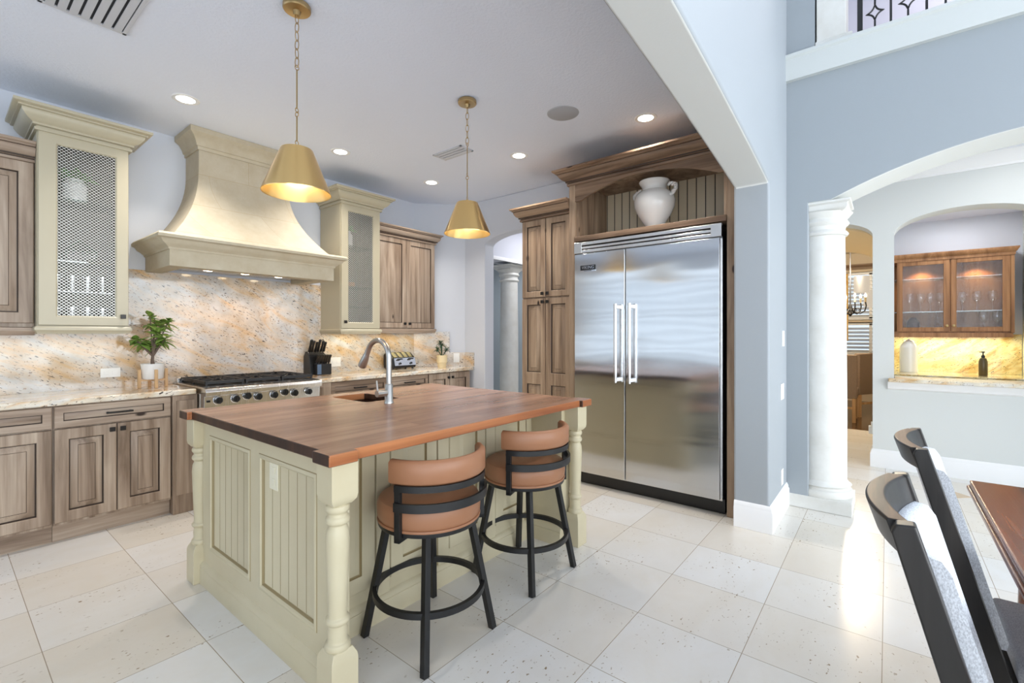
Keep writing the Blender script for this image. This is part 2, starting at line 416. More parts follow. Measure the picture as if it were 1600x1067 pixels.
for q in bpy.data.objects['wall_arch'].data.polygons:
    if q.normal.z < -.5: q.material_index = 1  # creamy soffit made paler, putting warm bounced light into its colour
arcB = para(-.85, 2.61, .2, -2.03, .33)
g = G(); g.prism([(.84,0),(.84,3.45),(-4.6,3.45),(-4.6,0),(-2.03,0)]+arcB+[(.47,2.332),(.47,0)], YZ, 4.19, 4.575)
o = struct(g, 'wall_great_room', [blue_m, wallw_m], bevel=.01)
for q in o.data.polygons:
    if q.normal.z < -.5: q.material_index = 1  # underside of this arch likewise paler, bounced light painted in
struct(G().box((4.19,.43,3.45),(4.575,.84,5.7)), 'wall_balcony_side', blue_m)
g = G(); g.sweep([(4.19,.615),(4.19,-4.6)], [(0,3.29),(.04,3.29),(.04,3.45),(.055,3.462),(.055,3.485),(0,3.485)]); struct(g, 'trim_1', paint('ledge_paint', (198,202,200), .5, 0))
# balcony room
struct(G().box((4.23,-4.6,3.45),(8,.84,3.5)), 'floor_balcony', trim_m)
struct(G().box((6.6,-4.6,3.5),(6.7,.84,5.7)), 'wall_balcony', paint('balcony_wall_paint', (176,174,184)))
struct(G().box((4.2,.84,3.5),(6.7,.94,5.7)), 'wall_balcony_end', wall_m)
struct(G().box((-2.8,-4.8,5.7),(8,.95,5.8)), 'ceiling_great_room', ceil_m)
# room behind the right arch, with the bar
g = G(); B0, B1 = 5.96, 6.2
g.prism([(1.3,0),(2.2,0),(2.2,2.97),(1.3,2.97)], YZ, B0, B1)
g.prism([(1.282,2.97),(.118,2.97)]+ell(.7,.582,2.33,.19,rev=True), YZ, B0, B1)
g.prism([(-.05,0),(.118,0),(.118,2.97),(-.05,2.97)], YZ, B0, B1)
g.prism([(-1.1,0),(-.05,0),(-.05,.79),(-1.1,.79)], YZ, B0, B1)
g.prism([(-.05,2.97),(-1.1,2.97)]+ell(-.575,.525,2.319,.195,rev=True), YZ, B0, B1)
g.prism([(-4.6,0),(-1.1,0),(-1.1,2.97),(-4.6,2.97)], YZ, B0, B1)
struct(g, 'wall_bar', wallw_m)
def vloop(x, z0): return [Vector((x, a, b)) for a, b in [(1.3,2.95),(.1,2.95)]+ell(.7,.6,z0,.19,rev=True)]
struct(G().loft([vloop(6.2,2.305), vloop(7.15,2.19)]), 'ceiling_passage_vault', beige_m)
struct(G().box((6.2,-.02,0),(7.3,.118,2.95)), 'wall_passage', wallw_m)
struct(G().box((6.2,1.3,0),(7.3,1.42,2.95)), 'wall_passage_far', wallw_m)
struct(G().box((6.2,-1.24,0),(7.3,-1.1,2.95)), 'wall_bar_side', wallw_m)
struct(G().box((7.16,-1.24,0),(7.3,.05,2.95)), 'wall_bar_back', wall_m)
struct(G().box((6.2,-1.24,2.62),(7.3,.0,2.7)), 'ceiling_bar', ceil_m)
struct(G().box((4.5,-4.6,2.97),(6.2,2.2,3.07)), 'ceiling_bar_room', ceil_m)
struct(G().box((4.49,2.1,0),(8.2,2.22,3.0)), 'wall_bar_room_end', wall_m)
g = G(); g.sweep([(5.96,2.1),(5.96,-4.6)], [(0,2.83),(.012,2.83),(.016,2.85),(.03,2.86),(.05,2.9),(.085,2.935),(.1,2.945),(.1,2.972),(0,2.972)]); struct(g, 'trim_2', trim_m)
# dining room far away
struct(G().box((7.3,3.0,0),(11.9,3.1,3.0)), 'wall_dining_left', dining_m)
struct(G().box((7.3,-2.1,0),(11.9,-2.0,3.0)), 'wall_dining_right', dining_m)
struct(G().box((7.15,-2.1,2.95),(11.9,3.1,3.05)), 'ceiling_dining', dining_m)
struct(G().box((7.2,1.42,0),(7.3,3.1,2.95)), 'wall_dining_near', dining_m)
struct(G().box((7.2,-2.1,0),(7.3,-1.24,2.95)), 'wall_dining_near_right', dining_m)
g = G()
for a, b, z0, z1 in ((-2,-.3,0,3),(.82,3,0,3),(-.3,.82,0,.92),(-.3,.82,2.56,3),(-.3,.82,1.55,1.62)): g.box((11.6,a,z0),(11.75,b,z1))
struct(g, 'wall_dining_back', dining_m)
g = G(); g.sweep([(11.6,2.95),(11.6,-1.95)], [(0,2.62),(.03,2.62),(.04,2.66),(.09,2.7),(.09,2.72),(0,2.72)]); struct(g, 'trim_3', M('brown_trim_paint', c3(120,98,76), .5).m)
def shutter(name, x, ya, yb, za, zb, pitch, depth, m, glow=None):
    g = G()
    for a, b, c, d in ((ya-.03,ya+.03,za,zb),(yb-.03,yb+.03,za,zb),((ya+yb)/2-.025,(ya+yb)/2+.025,za,zb),(ya,yb,za-.03,za+.03),(ya,yb,zb-.03,zb+.03)):
        g.box((x-.02,a,c),(x+.02,b,d))
    z = za+.05
    ca, sa = math.cos(-.75), math.sin(-.75)
    while z < zb-.03:
        g.prism([(x+a*ca-b*sa, z+a*sa+b*ca) for a, b in ((-depth*.5,-.004),(depth*.5,-.004),(depth*.5,.004),(-depth*.5,.004))], XZ, ya, yb); z += pitch
    return struct(g, name, m)
slat_m = M('shutter_paint', c3(214,220,228), .4).m
shutter('window_2', 11.62, -.28, .8, .94, 1.54, .075, .07, slat_m)
shutter('window_3', 11.62, -.28, .8, 1.64, 2.54, .075, .07, slat_m)
# walls behind the camera
g = G(); X = -2.75
for a, b, z0, z1 in ((-4.6,-3.9,0,5.7),(-.3,2.0,0,5.7),(-3.9,-.3,0,.15),(-3.9,-.3,3.2,5.7),(6.6,7.4,0,3.0),(2.0,6.6,0,.7),(2.0,6.6,2.8,3.0)): g.box((X,a,z0),(X+.15,b,z1))
struct(g, 'wall_left', wall_m)
struct(G().box((-2.75,7.2,0),(-.4,7.35,3.0)), 'wall_nook', wall_m)
struct(G().box((-.45,4.86,0),(-.3,7.3,3.0)), 'wall_nook_side', wall_m)
g = G()
for k in range(4): 
    a = 2.0+k*1.15
    for p, q, r, s_ in ((a,a+.05,.7,2.8),(a+1.1,a+1.15,.7,2.8)): g.box((-2.66,p,r),(-2.6,q,s_))
for z in (.72,1.72,2.76): g.box((-2.66,2.0,z-.03),(-2.6,6.6,z+.03))
z = .85
while z < 2.7:
    ca, sa = math.cos(.65), math.sin(.65)
    g.prism([(-2.63+a*ca-b*sa, z+a*sa+b*ca) for a, b in ((-.065,-.005),(.065,-.005),(.065,.005),(-.065,.005))], XZ, 2.0, 6.6); z += .17
struct(g, 'window_1', slat_m)
g = G()
for a, b, z0, z1 in ((-2.75,-1.9,0,5.7),(5.95,8,0,5.7),(-1.9,5.95,0,.15),(-1.9,5.95,3.35,5.7)): g.box((a,-4.75,z0),(b,-4.6,z1))
struct(g, 'wall_front', wall_m)
g = G()
for x in (-1.9,-.1,1.7,3.5,4.3,5.9): g.box((x-.05,-4.68,.15),(x+.05,-4.6,3.35))
for z in (.17,2.4,3.33): g.box((-1.9,-4.68,z-.04),(5.95,-4.6,z+.04))
struct(g, 'window_4', trim_m)
g = G()
for y in (-3.9,-2.7,-1.5,-.3): g.box((-2.7,y-.04,.15),(-2.62,y+.04,3.2))
for z in (.17,2.3,3.18): g.box((-2.7,-3.9,z-.04),(-2.62,-.3,z+.04))
struct(g, 'added_side_window', trim_m)  # made-up window frame around the added side fill light
# hall behind the kitchen's own arch
struct(G().box((8.0,2.2,0),(8.15,7.3,3.0)), 'wall_hall_end', blue_m)
struct(G().box((3.9,7.0,0),(8.1,7.15,3.0)), 'wall_hall_left', blue_m)
struct(G().box((3.86,4.86,0),(3.98,7.1,3.0)), 'wall_hall_side', blue_m)
g = G(); g.box((4.7,4.22,2.4),(8.0,4.64,3.0)); struct(g, 'beam_hall', paint('hall_beam_paint', (206,208,218)))
g = G(); g.sweep([(4.7,4.22),(8,4.22)], [(0,2.36),(.04,2.36),(.04,2.385),(.02,2.41),(0,2.41)]); struct(g, 'trim_4', trim_m)
# baseboards
BP = [(0,0),(.02,0),(.02,.135),(.014,.145),(.014,.155),(.006,.175),(0,.18)]
def baseb(name, path): g = G(); g.sweep(path, BP); struct(g, name, trim_m)
baseb('baseboard_pier', [(3.515,.835),(3.515,.615),(4.185,.615)])
baseb('baseboard_bar', [(6.2,.118),(5.96,.118),(5.96,-4.5)])
baseb('baseboard_right', [(4.32,4.08),(4.32,3.905),(4.49,3.905)])
# columns
def column(name, c, r, ztop, label, sq, base=True):
    t = thing(name, label, 'column', (c[0],c[1],0))
    g = G(); 
    if base:
        g.box((c[0]-sq,c[1]-sq,0),(c[0]+sq,c[1]+sq,.1)); build(g, 'plinth', colstone_m, t, bevel=.006)
        g = G(); g.lathe([(sq*.98,.1),(sq*1.0,.115),(sq*1.0,.135),(sq*.96,.15),(sq*.9,.155),(sq*.87,.17),(r+.03,.185),(r+.012,.2),(r,.22)], (c[0],c[1],0), 48); build(g, 'base_ring', colstone_m, t)
    g = G(); z1 = ztop-.25
    g.lathe([(r,.2 if base else 0),(r,.8),(r*.97,1.5),(r*.92,z1)], (c[0],c[1],0), 48); build(g, 'shaft', colstone_m, t)
    g = G(); q = r*.92
    g.lathe([(q,z1),(q+.014,z1+.005),(q+.024,z1+.02),(q+.014,z1+.036),(q+.002,z1+.045),(q+.004,z1+.075),(q+.02,z1+.085),(q+.028,z1+.1),(q+.018,z1+.115),(q+.012,z1+.13),(q+.03,z1+.15),(q+.05,z1+.175)], (c[0],c[1],0), 48)
    build(g, 'capital', colstone_m, t)
    g = G(); h = sq*.86
    for i, (a, z) in enumerate(((h-.03,z1+.16),(h,z1+.185),(h+.012,z1+.2),(h+.012,ztop))): pass
    g.loft([[(c[0]+sx*a, c[1]+sy*a, z) for sx, sy in ((-1,-1),(1,-1),(1,1),(-1,1))] for a, z in ((h-.04,z1+.165),(h-.01,z1+.185),(h,z1+.2),(h,z1+.225),(h+.02,z1+.235),(h+.02,ztop))])
    build(g, 'abacus', colstone_m, t, bevel=.004); return t
column('column', (4.39,.405), .165, 2.332, 'white stone column with torn-edged plinth at the wide arch, beside the blue wall', .205)
column('column', (5.44,4.43), .14, 2.36, 'slim white column seen through the small arch left of the tall pantry', .19)
# balcony pedestal and railing
t = thing('balcony_pedestal', 'white stone pedestal on the balcony ledge above the blue wall', 'pedestal', (4.36,.33,3.485))
build(G().box((4.2,.24,3.5),(4.5,.42,4.6)), 'shaft', colstone_m, t, bevel=.004); build(G().box((4.19,.2,3.5),(4.52,.428,3.54)), 'plinth', colstone_m, t, bevel=.006)
t = thing('balcony_railing', 'black wrought iron balcony railing with star scrolls at the top right', 'railing', (4.3,-1.2,3.5))
build(G().box((4.28,.143,3.5),(4.315,.175,4.5)), 'post', blackm_m, t)
for y in (-.018,-.21,-.402,-.594): build(G().box((4.292,y-.007,3.5),(4.306,y+.007,4.5)), 'baluster', blackm_m, t)
build(G().box((4.27,-2.4,4.48),(4.33,.2,4.52)), 'handrail', blackm_m, t)
for y in (.072,-.112,-.306,-.498):
    g = G(); R = .062; pts = []
    for k in range(4):
        a0 = PI/2*k; p0 = Vector((math.cos(a0), math.sin(a0)))*R; p1 = Vector((math.cos(a0+PI/2), math.sin(a0+PI/2)))*R
        for i in range(6):
            s_ = i/6; q = p0*(1-s_)**2+p1*s_**2+(p0+p1)*.12*2*s_*(1-s_); pts.append((4.3, y+q.x*.82, 3.672+q.y))
    g.tube(pts, .006, 6, closed=True); g.box((4.294,y-.006,3.5),(4.306,y+.006,3.612)); g.box((4.294,y-.006,3.732),(4.306,y+.006,4.48)); build(g, 'star_scroll', blackm_m, t)
# switch plates on the pier
def plate(name, label, cat, T, w=.075, h=.118, kind='switch', m=None):
    whitep_m = m or globals()['whitep_m']
    t = thing(name, label, cat, T(0,0,0))
    build(G().box((-w/2,-h/2,0),(w/2,h/2,.006), T), 'plate', whitep_m, t, bevel=.002)
    if kind == 'switch': build(G().box((-.016,-.034,.006),(.016,.034,.01), T), 'rocker', whitep_m, t, bevel=.001)
    else:
        for s_ in (-1, 1): 
            if w > h: build(G().box((s_*.025-.016,-.015,.006),(s_*.025+.016,.015,.009), T), 'socket', whitep_m, t, bevel=.003)
            else: build(G().box((-.016,s_*.025-.015,.006),(.016,s_*.025+.015,.009), T), 'socket', whitep_m, t, bevel=.003)
    return t
plate('switch_plate', 'white switch plate at eye height on the white pier, above the wider plate', 'switch', FY(4.02,.615,1.3))
plate('switch_plate', 'wider white switch plate halfway down the white pier', 'switch', FY(3.98,.615,.905), w=.12)
plate('outlet_plate', 'white outlet plate low on the white pier above the baseboard', 'outlet', FY(3.97,.615,.27), kind='outlet')
# ------------------------------------------------------------------ cabinet helpers
def TX(xf): return lambda y, z, n: Vector((xf-n, y, z))
def TY(yf): return lambda x, z, n: Vector((x, yf-n, z))
RAISED = lambda st, t=.022: [(0,0,0),(0,t-.004,1),(.004,t,0),(st-.004,t,0),(st,t-.003,0),(st+.0025,t-.016,1),(st+.007,t-.016,1),(st+.009,t-.015,0),(st+.042,t-.002,0),(st+.044,t-.0035,1),(st+.0455,t-.001,0)]
SHAKER = lambda st, t=.02: [(0,0,0),(0,t-.003,0),(.003,t,0),(st,t,0),(st+.002,t-.011,1),(st+.0055,t-.011,1),(st+.0065,t-.0105,0)]
def knob(parent, T, u, w, n, m=None, s=.015):
    g = G(); g.box((u-.006,w-.006,n),(u+.006,w+.006,n+.02),T); g.box((u-s,w-s,n+.016),(u+s,w+s,n+.028),T); return build(g, 'knob', m or knobm_m, parent, bevel=.0025)
def pull(parent, T, u0, u1, w, n):
    g = G(); g.box((u0,w-.006,n+.024),(u1,w+.006,n+.036),T)
    for u in (u0+.012, u1-.012): g.box((u-.006,w-.005,n),(u+.006,w+.005,n+.026),T)
    return build(g, 'handle', knobm_m, parent, bevel=.002)
def door(parent, T, u0, u1, w0, w1, L, mats, name='door', kn=None):
    g = G(); g.rings(T, u0, u1, w0, w1, L); d = build(g, name, mats, parent)
    if kn: knob(d, T, kn[0], kn[1], .02)
    return d
def crownp(z0, z1, p):
    h = z1-z0
    return [(0,z0),(.014,z0),(.014,z0+.13*h),(.006,z0+.15*h),(.006,z0+.2*h),(.024,z0+.215*h),(.024,z0+.3*h),(.03,z0+.33*h),(.2*p+.024,z0+.39*h),(.38*p+.018,z0+.5*h),(.55*p+.012,z0+.64*h),(.66*p,z0+.72*h),(.66*p,z0+.75*h),(.8*p,z0+.76*h),(.8*p,z0+.83*h),(.86*p,z0+.85*h),(p-.003,z0+.87*h),(p,z0+.89*h),(p,z1),(0,z1)]
def hollow(x0, x1, yf, yb, z0, z1, t=.018):
    g = G(); g.box((x0,yf,z0),(x0+t,yb,z1)); g.box((x1-t,yf,z0),(x1,yb,z1)); g.box((x0+t,yf+.0005,z0),(x1-t,yb,z0+t)); g.box((x0+t,yf+.0005,z1-t),(x1-t,yb,z1)); g.box((x0+t,yb-t,z0+t),(x1-t,yb,z1-t)); return g
WH = [wood_m, glaze_m]; WHH = [woodh_m, glaze_m]; WW = [woodw_m, glaze_m]

# ------------------------------------------------------------------ base cabinets along the range wall
YB = 4.135
def base_cab(label, x0, x1, drawers, doors):
    t = thing('base_cabinet', label, 'cabinet', ((x0+x1)/2, 4.4, 0), group='base cabinets along the range wall'); T = TY(YB)
    g = G(); g.prism([(x0,YB),(x1,YB),(x1,4.24),(3.86,4.66),(x0,4.66)] if x1 > 4 else [(x0,YB),(x1,YB),(x1,4.68),(x0,4.68)], XY, .11, .878); build(g, 'body', wood_m, t)
    build(G().box((x0,4.165,0),(x1,4.22 if x1 > 4 else 4.64,.11)), 'toe_kick', woodh_m, t)
    for a, b, hp in drawers:
        d = door(t, T, a, b, .733, .87, SHAKER(.042), WHH, 'drawer')
        if hp: pull(d, T, hp[0], hp[1], .802, .01)
    for a, b, z1, kn in doors: door(t, T, a, b, .128, z1, RAISED(.068), WH, 'door', kn)
    return t
base_cab('weathered wood base cabinet cut by the left edge of the photo', -.44, .484, [(-.43,.02,None),(.026,.478,None)], [(-.43,.02,.724,None),(.026,.478,.724,None)])
base_cab('weathered wood base cabinet with one wide drawer over two doors, below the tall potted plant', .486, 1.112, [(.49,1.108,(.74,.885))], [(.49,.797,.724,(.772,.688)),(.802,1.108,.724,(.828,.688))])
base_cab('wood base cabinet with a dark drawer pull seen just behind the island sink', 2.372, 3.02, [(2.378,3.016,(2.62,2.76))], [(2.378,2.695,.724,None),(2.7,3.016,.724,None)])
base_cab('wood base cabinet with a dark drawer pull below the toaster, right of the faucet', 3.022, 3.585, [(3.028,3.58,(3.24,3.38))], [(3.028,3.3,.724,None),(3.305,3.58,.724,None)])
base_cab('rightmost wood base cabinet with two knobbed doors below the small cream pot', 3.587, 4.275, [], [(3.593,3.918,.868,(3.89,.815)),(3.924,4.268,.868,(3.955,.815))])
for x0, x1, lb in ((1.114,1.272,'plain wood pilaster cabinet left of the range'),(2.2,2.368,'plain wood pilaster cabinet right of the range, behind the island top')):
    t = thing('pilaster_cabinet', lb, 'cabinet', ((x0+x1)/2,4.3,0))
    build(G().box((x0,4.095,0),(x1,4.68,.878)), 'body', wood_m, t, bevel=.004)
    build(G().box((x0+.02,4.09,.14),(x1-.02,4.096,.84)), 'front_panel', wood_m, t, bevel=.002)
# worktops and backsplash
g = G(); g.prism([(-.44,4.08),(1.262,4.08),(1.262,4.684),(-.44,4.684)], XY, .88, .92)
tag(build(g, 'countertop', granitec_m, bevel=.009, seg=3), 'speckled granite countertop left of the range', 'countertop')
g = G(); g.prism([(2.212,4.08),(4.302,4.08),(4.302,4.245),(3.845,4.684),(2.212,4.684)], XY, .88, .92)
tag(build(g, 'countertop', granitec_m, bevel=.009, seg=3), 'speckled granite countertop right of the range under the toaster', 'countertop')
g = G(); g.box((-.44,4.685,.9),(.905,4.7,1.35)); g.box((.905,4.685,.86),(2.59,4.7,1.85)); g.box((2.59,4.685,.9),(3.85,4.7,1.37))
P0 = Vector((3.842,4.688)); dd = Vector((4.32-3.85,4.25-4.70)); LL = dd.length; dd.normalize(); nn = Vector((-.692,-.722))
def dg(s0, s1, z0, z1):
    a = P0+dd*s0; b = P0+dd*s1; o = nn*.012
    g.prism([(a.x,a.y),(b.x,b.y),(b.x+o.x,b.y+o.y),(a.x+o.x,a.y+o.y)], XY, z0, z1)
dg(0, .45, .921, 1.365); dg(.45, LL-.005, .921, 1.1); g.box((4.303,4.085,.921),(4.319,4.245,1.1))
tag(build(g, 'backsplash', granite_m), 'orange-veined speckled granite backsplash along the whole range wall', 'backsplash')
plate('outlet_plate', 'white double outlet on the granite below the left cream cabinet', 'outlet', FY(.87,4.685,1.035), w=.12, h=.07, kind='outlet')
plate('outlet_plate', 'white outlet on the granite right of the knife block', 'outlet', FY(2.76,4.685,1.03), w=.12, h=.1, kind='outlet')
plate('switch_plate', 'white switch plate on the short granite return right of the cream pot', 'switch', (lambda u, w, n: Vector((4.225,4.311,1.03))+Vector((dd.x,dd.y,0))*u+Vector((nn.x,nn.y,0))*n+Vector((0,0,w))))

# ------------------------------------------------------------------ range
t = thing('range_cooktop', 'stainless gas range with eight black knobs under the stone hood', 'range', (1.735,4.3,0))
build(G().box((1.276,4.06,.1),(2.196,4.66,.88)), 'body', steelp_m, t)
g = G(); poly = [(3.985,.775),(3.975,.865),(3.945,.868),(3.938,.9),(3.95,.922),(4.02,.93),(4.68,.93),(4.68,.8),(4.06,.775)]
g.prism([(a, b) for a, b in poly], YZ, 1.278, 2.194); build(g, 'control_panel', steelp_m, t, bevel=.004)
build(G().box((1.3,4.02,.2),(2.17,4.07,.74)), 'oven_door', steelp_m, t, bevel=.006)
build(G().tube([(1.34,3.97,.69),(2.13,3.97,.69)], .014, 12), 'oven_handle', chrome_m, t)
build(G().box((1.3,4.05,.93),(2.17,4.62,.934)), 'burner_pan', blackp_m, t)
for x, dz in ((1.37,0),(1.492,0),(1.577,.014),(1.66,0),(1.786,0),(1.872,.015),(1.956,0),(2.08,0)):
    z = .83+dz; R = Matrix.Rotation(PI/2, 4, 'X')
    g = G(); g.lathe([(.034,0),(.034,.005),(.03,.008)], seg=24); bmesh.ops.transform(g.bm, matrix=Matrix.Translation((x,3.98,z))@R, verts=g.bm.verts[:]); 
    k = build(g, 'knob', chrome_m, t)
    g = G(); g.lathe([(.024,.006),(.027,.012),(.025,.034),(.02,.038)], seg=20); g.box((-.005,-.024,.036),(.005,.024,.044)); bmesh.ops.transform(g.bm, matrix=Matrix.Translation((x,3.98,z))@R, verts=g.bm.verts[:]); build(g, 'grip', blackp_m, k)
build(G().box((1.295,3.972,.82),(1.318,3.982,.834)), 'indicator', blackp_m, t)
for k in range(3):
    x0 = 1.31+k*.288; x1 = x0+.276; g = G()
    for y in (4.06,4.34,4.6): g.box((x0,y-.008,.948),(x1,y+.008,.972))
    for x in (x0,x1-.014): g.box((x,4.05,.948),(x+.014,4.61,.972))
    for yc in (4.2,4.47):
        xc = (x0+x1)/2
        for a in range(8):
            ca, sa = math.cos(a*PI/4), math.sin(a*PI/4); g.bar((xc+ca*.035,yc+sa*.035,.968),(xc+ca*.125,yc+sa*.13,.962),.012,.018)
    for x in (x0+.01,x1-.01):
        for y in (4.06,4.34,4.6): g.box((x-.008,y-.008,.934),(x+.008,y+.008,.95))
    build(g, 'grate', iron_m, t, bevel=.002)
    for yc in (4.2,4.47): build(G().lathe([(.05,.935),(.05,.948),(.036,.952),(.034,.958)], ((x0+x1)/2,yc,0), 20), 'burner', iron_m, t)
build(G().box((1.29,4.62,.93),(2.18,4.68,.965)), 'back_guard', steelp_m, t, bevel=.004)

# ------------------------------------------------------------------ stone hood
t = thing('range_hood', 'large cream limestone range hood with flared chimney reaching the ceiling', 'range hood', (1.738,4.4,1.83)); XC = 1.738
g = G(); g.box((1.09,4.08,1.835),(2.386,4.2,1.99)); g.box((1.09,4.2,1.835),(1.2,4.695,1.99)); g.box((2.276,4.2,1.835),(2.386,4.695,1.99)); g.box((1.2,4.2,1.9),(2.276,4.695,1.99))
build(g, 'mantel', stonep_m, t)
g = G(); g.sweep([(1.09,4.695),(1.09,4.08),(2.386,4.08),(2.386,4.695)], [(0,1.955),(.008,1.955),(.012,1.97),(.02,1.975),(.03,1.985),(.055,2.0),(.066,2.018),(.072,2.024),(.09,2.03),(.092,2.05),(.08,2.066),(0,2.066)]); g.box((1.09,4.08,2.05),(2.386,4.695,2.064))
build(g, 'mantel_crown', stonep_m, t)
lo = []
for i in range(21):
    s_ = i/20; z = 2.86-(2.86-2.064)*s_; f = 0 if s_ < .22 else ((s_-.22)/.78)**2.1
    hx = .367+(.63-.367)*f; y = 4.385+(4.085-4.385)*f
    lo.append([(XC-hx,4.695,z),(XC-hx,y,z),(XC+hx,y,z),(XC+hx,4.695,z)])
build(G().loft(lo), 'chimney', stone_m, t)
g = G(); g.sweep([(XC-.367,4.695),(XC-.367,4.385),(XC+.367,4.385),(XC+.367,4.695)], [(0,2.84),(.01,2.84),(.012,2.865),(.022,2.87),(.028,2.895),(.05,2.935),(.078,2.955),(.082,2.96),(.082,2.998),(0,2.998)])
build(g, 'top_crown', stonep_m, t)
ln = build(G().box((1.205,4.21,1.868),(2.27,4.69,1.9)), 'liner', steelp_m, t, bevel=.004)
for x in (1.45,1.74,2.03):
    build(G().lathe([(.03,1.86),(.034,1.862),(.034,1.869)], (x,4.42,0), 20), 'lamp', puck_m, ln)
    spot('hood_lamp', (x,4.42,1.85), 4.5, (1,.64,.34), 135, .03)

# ------------------------------------------------------------------ upper cabinets
def wood_upper(label, x0, x1, doors, zc, ret, T=TY(4.41)):
    t = thing('wall_cabinet', label, 'cabinet', ((x0+x1)/2,4.54,zc[0]))
    build(G().box((x0,4.41,1.36),(x1,4.69 if x1 < 2 else 4.6,zc[1])), 'body', wood_m, t)
    for a, b, kn in doors: door(t, T, a, b, 1.405, zc[1]-.02, RAISED(.07) if x1 < 2 else SHAKER(.06), WH, 'door', kn)
    g = G(); pth = [(x0,4.39),(x1,4.39)]+([(x1,4.6)] if ret else []); g.sweep(pth, crownp(zc[1]-.02, zc[2], .075), gl=(3,5,11)); build(g, 'crown', [woodh_m, glaze_m], t)
    g = G(); g.sweep([(x0,4.39),(x1,4.39)]+([(x1,4.6)] if ret else []), [(-.015,zc[0]),(0,zc[0]),(.004,zc[0]+.02),(.012,zc[0]+.03),(.012,zc[0]+.05),(-.015,zc[0]+.055)]); build(g, 'light_rail', woodh_m, t)
    return t
wood_upper('weathered wood wall cabinet at the left edge, left of the cream mesh cabinet', -.44, .429, [(-.43,.0,None),(.006,.425,None)], (1.325,2.48,2.585), False)
wood_upper('weathered wood two-door wall cabinet right of the small cream mesh cabinet', 3.058, 3.93, [(3.062,3.487,(3.455,1.455)),(3.491,3.926,(3.525,1.455))], (1.345,2.46,2.56), True)
for nm, x, z in (('a',.2,1.318),('b',.67,1.32),('c',2.83,1.34),('d',3.5,1.34)):
    area('under_cabinet_light', (x,4.55,z), (0,0,0), .4 if nm != 'd' else .7, .03, .8 if x > 2 else .25, (1,.9,.6))
def mesh_cab(label, x0, x1, ox0, ox1, kx):
    t = thing('display_cabinet', label, 'cabinet', ((x0+x1)/2,4.5,1.33)); yf = 4.312
    build(hollow(x0, x1, yf, 4.69, 1.385, 2.69), 'body', creamc_m, t); build(hollow(x0+.0185, x1-.0185, yf+.004, 4.671, 1.4035, 2.671, .002), 'inner_shade', inner_shade_m, t)  # thin dark inner shell stands in for shade inside the cabinet
    T = TY(yf); g = G(); a, b = x0+.004, x1-.004; z0, z1 = 1.392, 2.66; oz0, oz1 = 1.457, 2.588
    ro = [s for s in ((a,z0),(b,z0),(b,z1),(a,z1))]; ri = [(ox0,oz0),(ox1,oz0),(ox1,oz1),(ox0,oz1)]; L = []
    for loop, n in ((ro,0),(ro,.018),([(a+.003,z0+.003),(b-.003,z0+.003),(b-.003,z1-.003),(a+.003,z1-.003)],.022),([(p[0]+(-.008 if i in (0,3) else .008),p[1]+(-.008 if i < 2 else .008)) for i, p in enumerate(ri)],.022),(ri,.016),(ri,0)):
        L.append([T(p[0],p[1],n) for p in loop])
    L.append(L[0]); g.loft(L, True, False); d = build(g, 'door', creamc_m, t)
    g = G(); p = .0235; q = p*.86; w_, h_ = ox1-ox0, oz1-oz0; k = -int(w_/p)-1; r = .0019
    sl = q/p
    while k*q < h_:
        # wire rising to the right from the left edge at height k*q
        for sgn in (1, -1):
            z_a = k*q; u_a, u_b = 0, w_; z_b = z_a+w_*sl
            if z_a < 0: u_a = -z_a/sl; z_a = 0
            if z_b > h_: u_b -= (z_b-h_)/sl; z_b = h_
            if u_b-u_a > .004:
                A = (ox0+u_a, oz0+z_a) if sgn > 0 else (ox1-u_a, oz0+z_a); B = (ox0+u_b, oz0+z_b) if sgn > 0 else (ox1-u_b, oz0+z_b)
                n_ = .01 if sgn > 0 else .0125; g.tube([T(A[0],A[1],n_),T(B[0],B[1],n_)], r, 4)
        k += 1
    build(g, 'wire_mesh', wire_m, d); knob(d, T, kx, 1.458, .022)
    g = G(); g.sweep([(x0,4.69),(x0,4.29),(x1,4.29),(x1,4.69)], crownp(2.655, 2.8, .115)); g.box((x0,4.29,2.68),(x1,4.69,2.7)); build(g, 'crown', creamc_m, t)
    g = G(); g.sweep([(x0,4.69),(x0,4.29),(x1,4.29),(x1,4.69)], [(-.02,1.335),(0,1.335),(.004,1.35),(.014,1.36),(.014,1.375),(.006,1.385),(-.02,1.385)]); build(g, 'light_rail', creamc_m, t)
    for z in (2.25,1.825,1.62): build(G().box((x0+.02,4.34,z),(x1-.02,4.67,z+.008)), 'shelf', shelfg_m, t)
    return t
mesh_cab('tall cream display cabinet with wire mesh door, left of the stone hood', .431, .902, .526, .826, .864)
mesh_cab('cream display cabinet with wire mesh door, right of the stone hood', 2.59, 3.055, 2.675, 2.964, 2.628)
def jar_plant(x, label):
    t = thing('potted_herb', label, 'plant', (x,4.5,2.2585))
    build(G().lathe([(.0,0),(.066,0),(.07,.02),(.07,.12),(.06,.145),(.05,.155),(.05,.17),(.042,.17),(.042,.15)], (x,4.5,2.2585), 28, cap=False), 'jar', ceramic_m, t)
    g = G(); rnd = random.Random(int(x*100))
    for k in range(70):
        a = rnd.random()*2*PI; e = rnd.random()*1.2; g.leaf((x+rnd.uniform(-.03,.03),4.5+rnd.uniform(-.03,.03),2.42+rnd.random()*.03),(math.cos(a),math.sin(a),e),rnd.uniform(.07,.15),.034,.3)
    build(g, 'foliage', leafb_m, t, solid=.0006)
jar_plant(.64, 'white jar of green herbs on the top shelf of the left mesh cabinet')
jar_plant(2.77, 'white jar of green herbs on the top shelf of the right mesh cabinet')
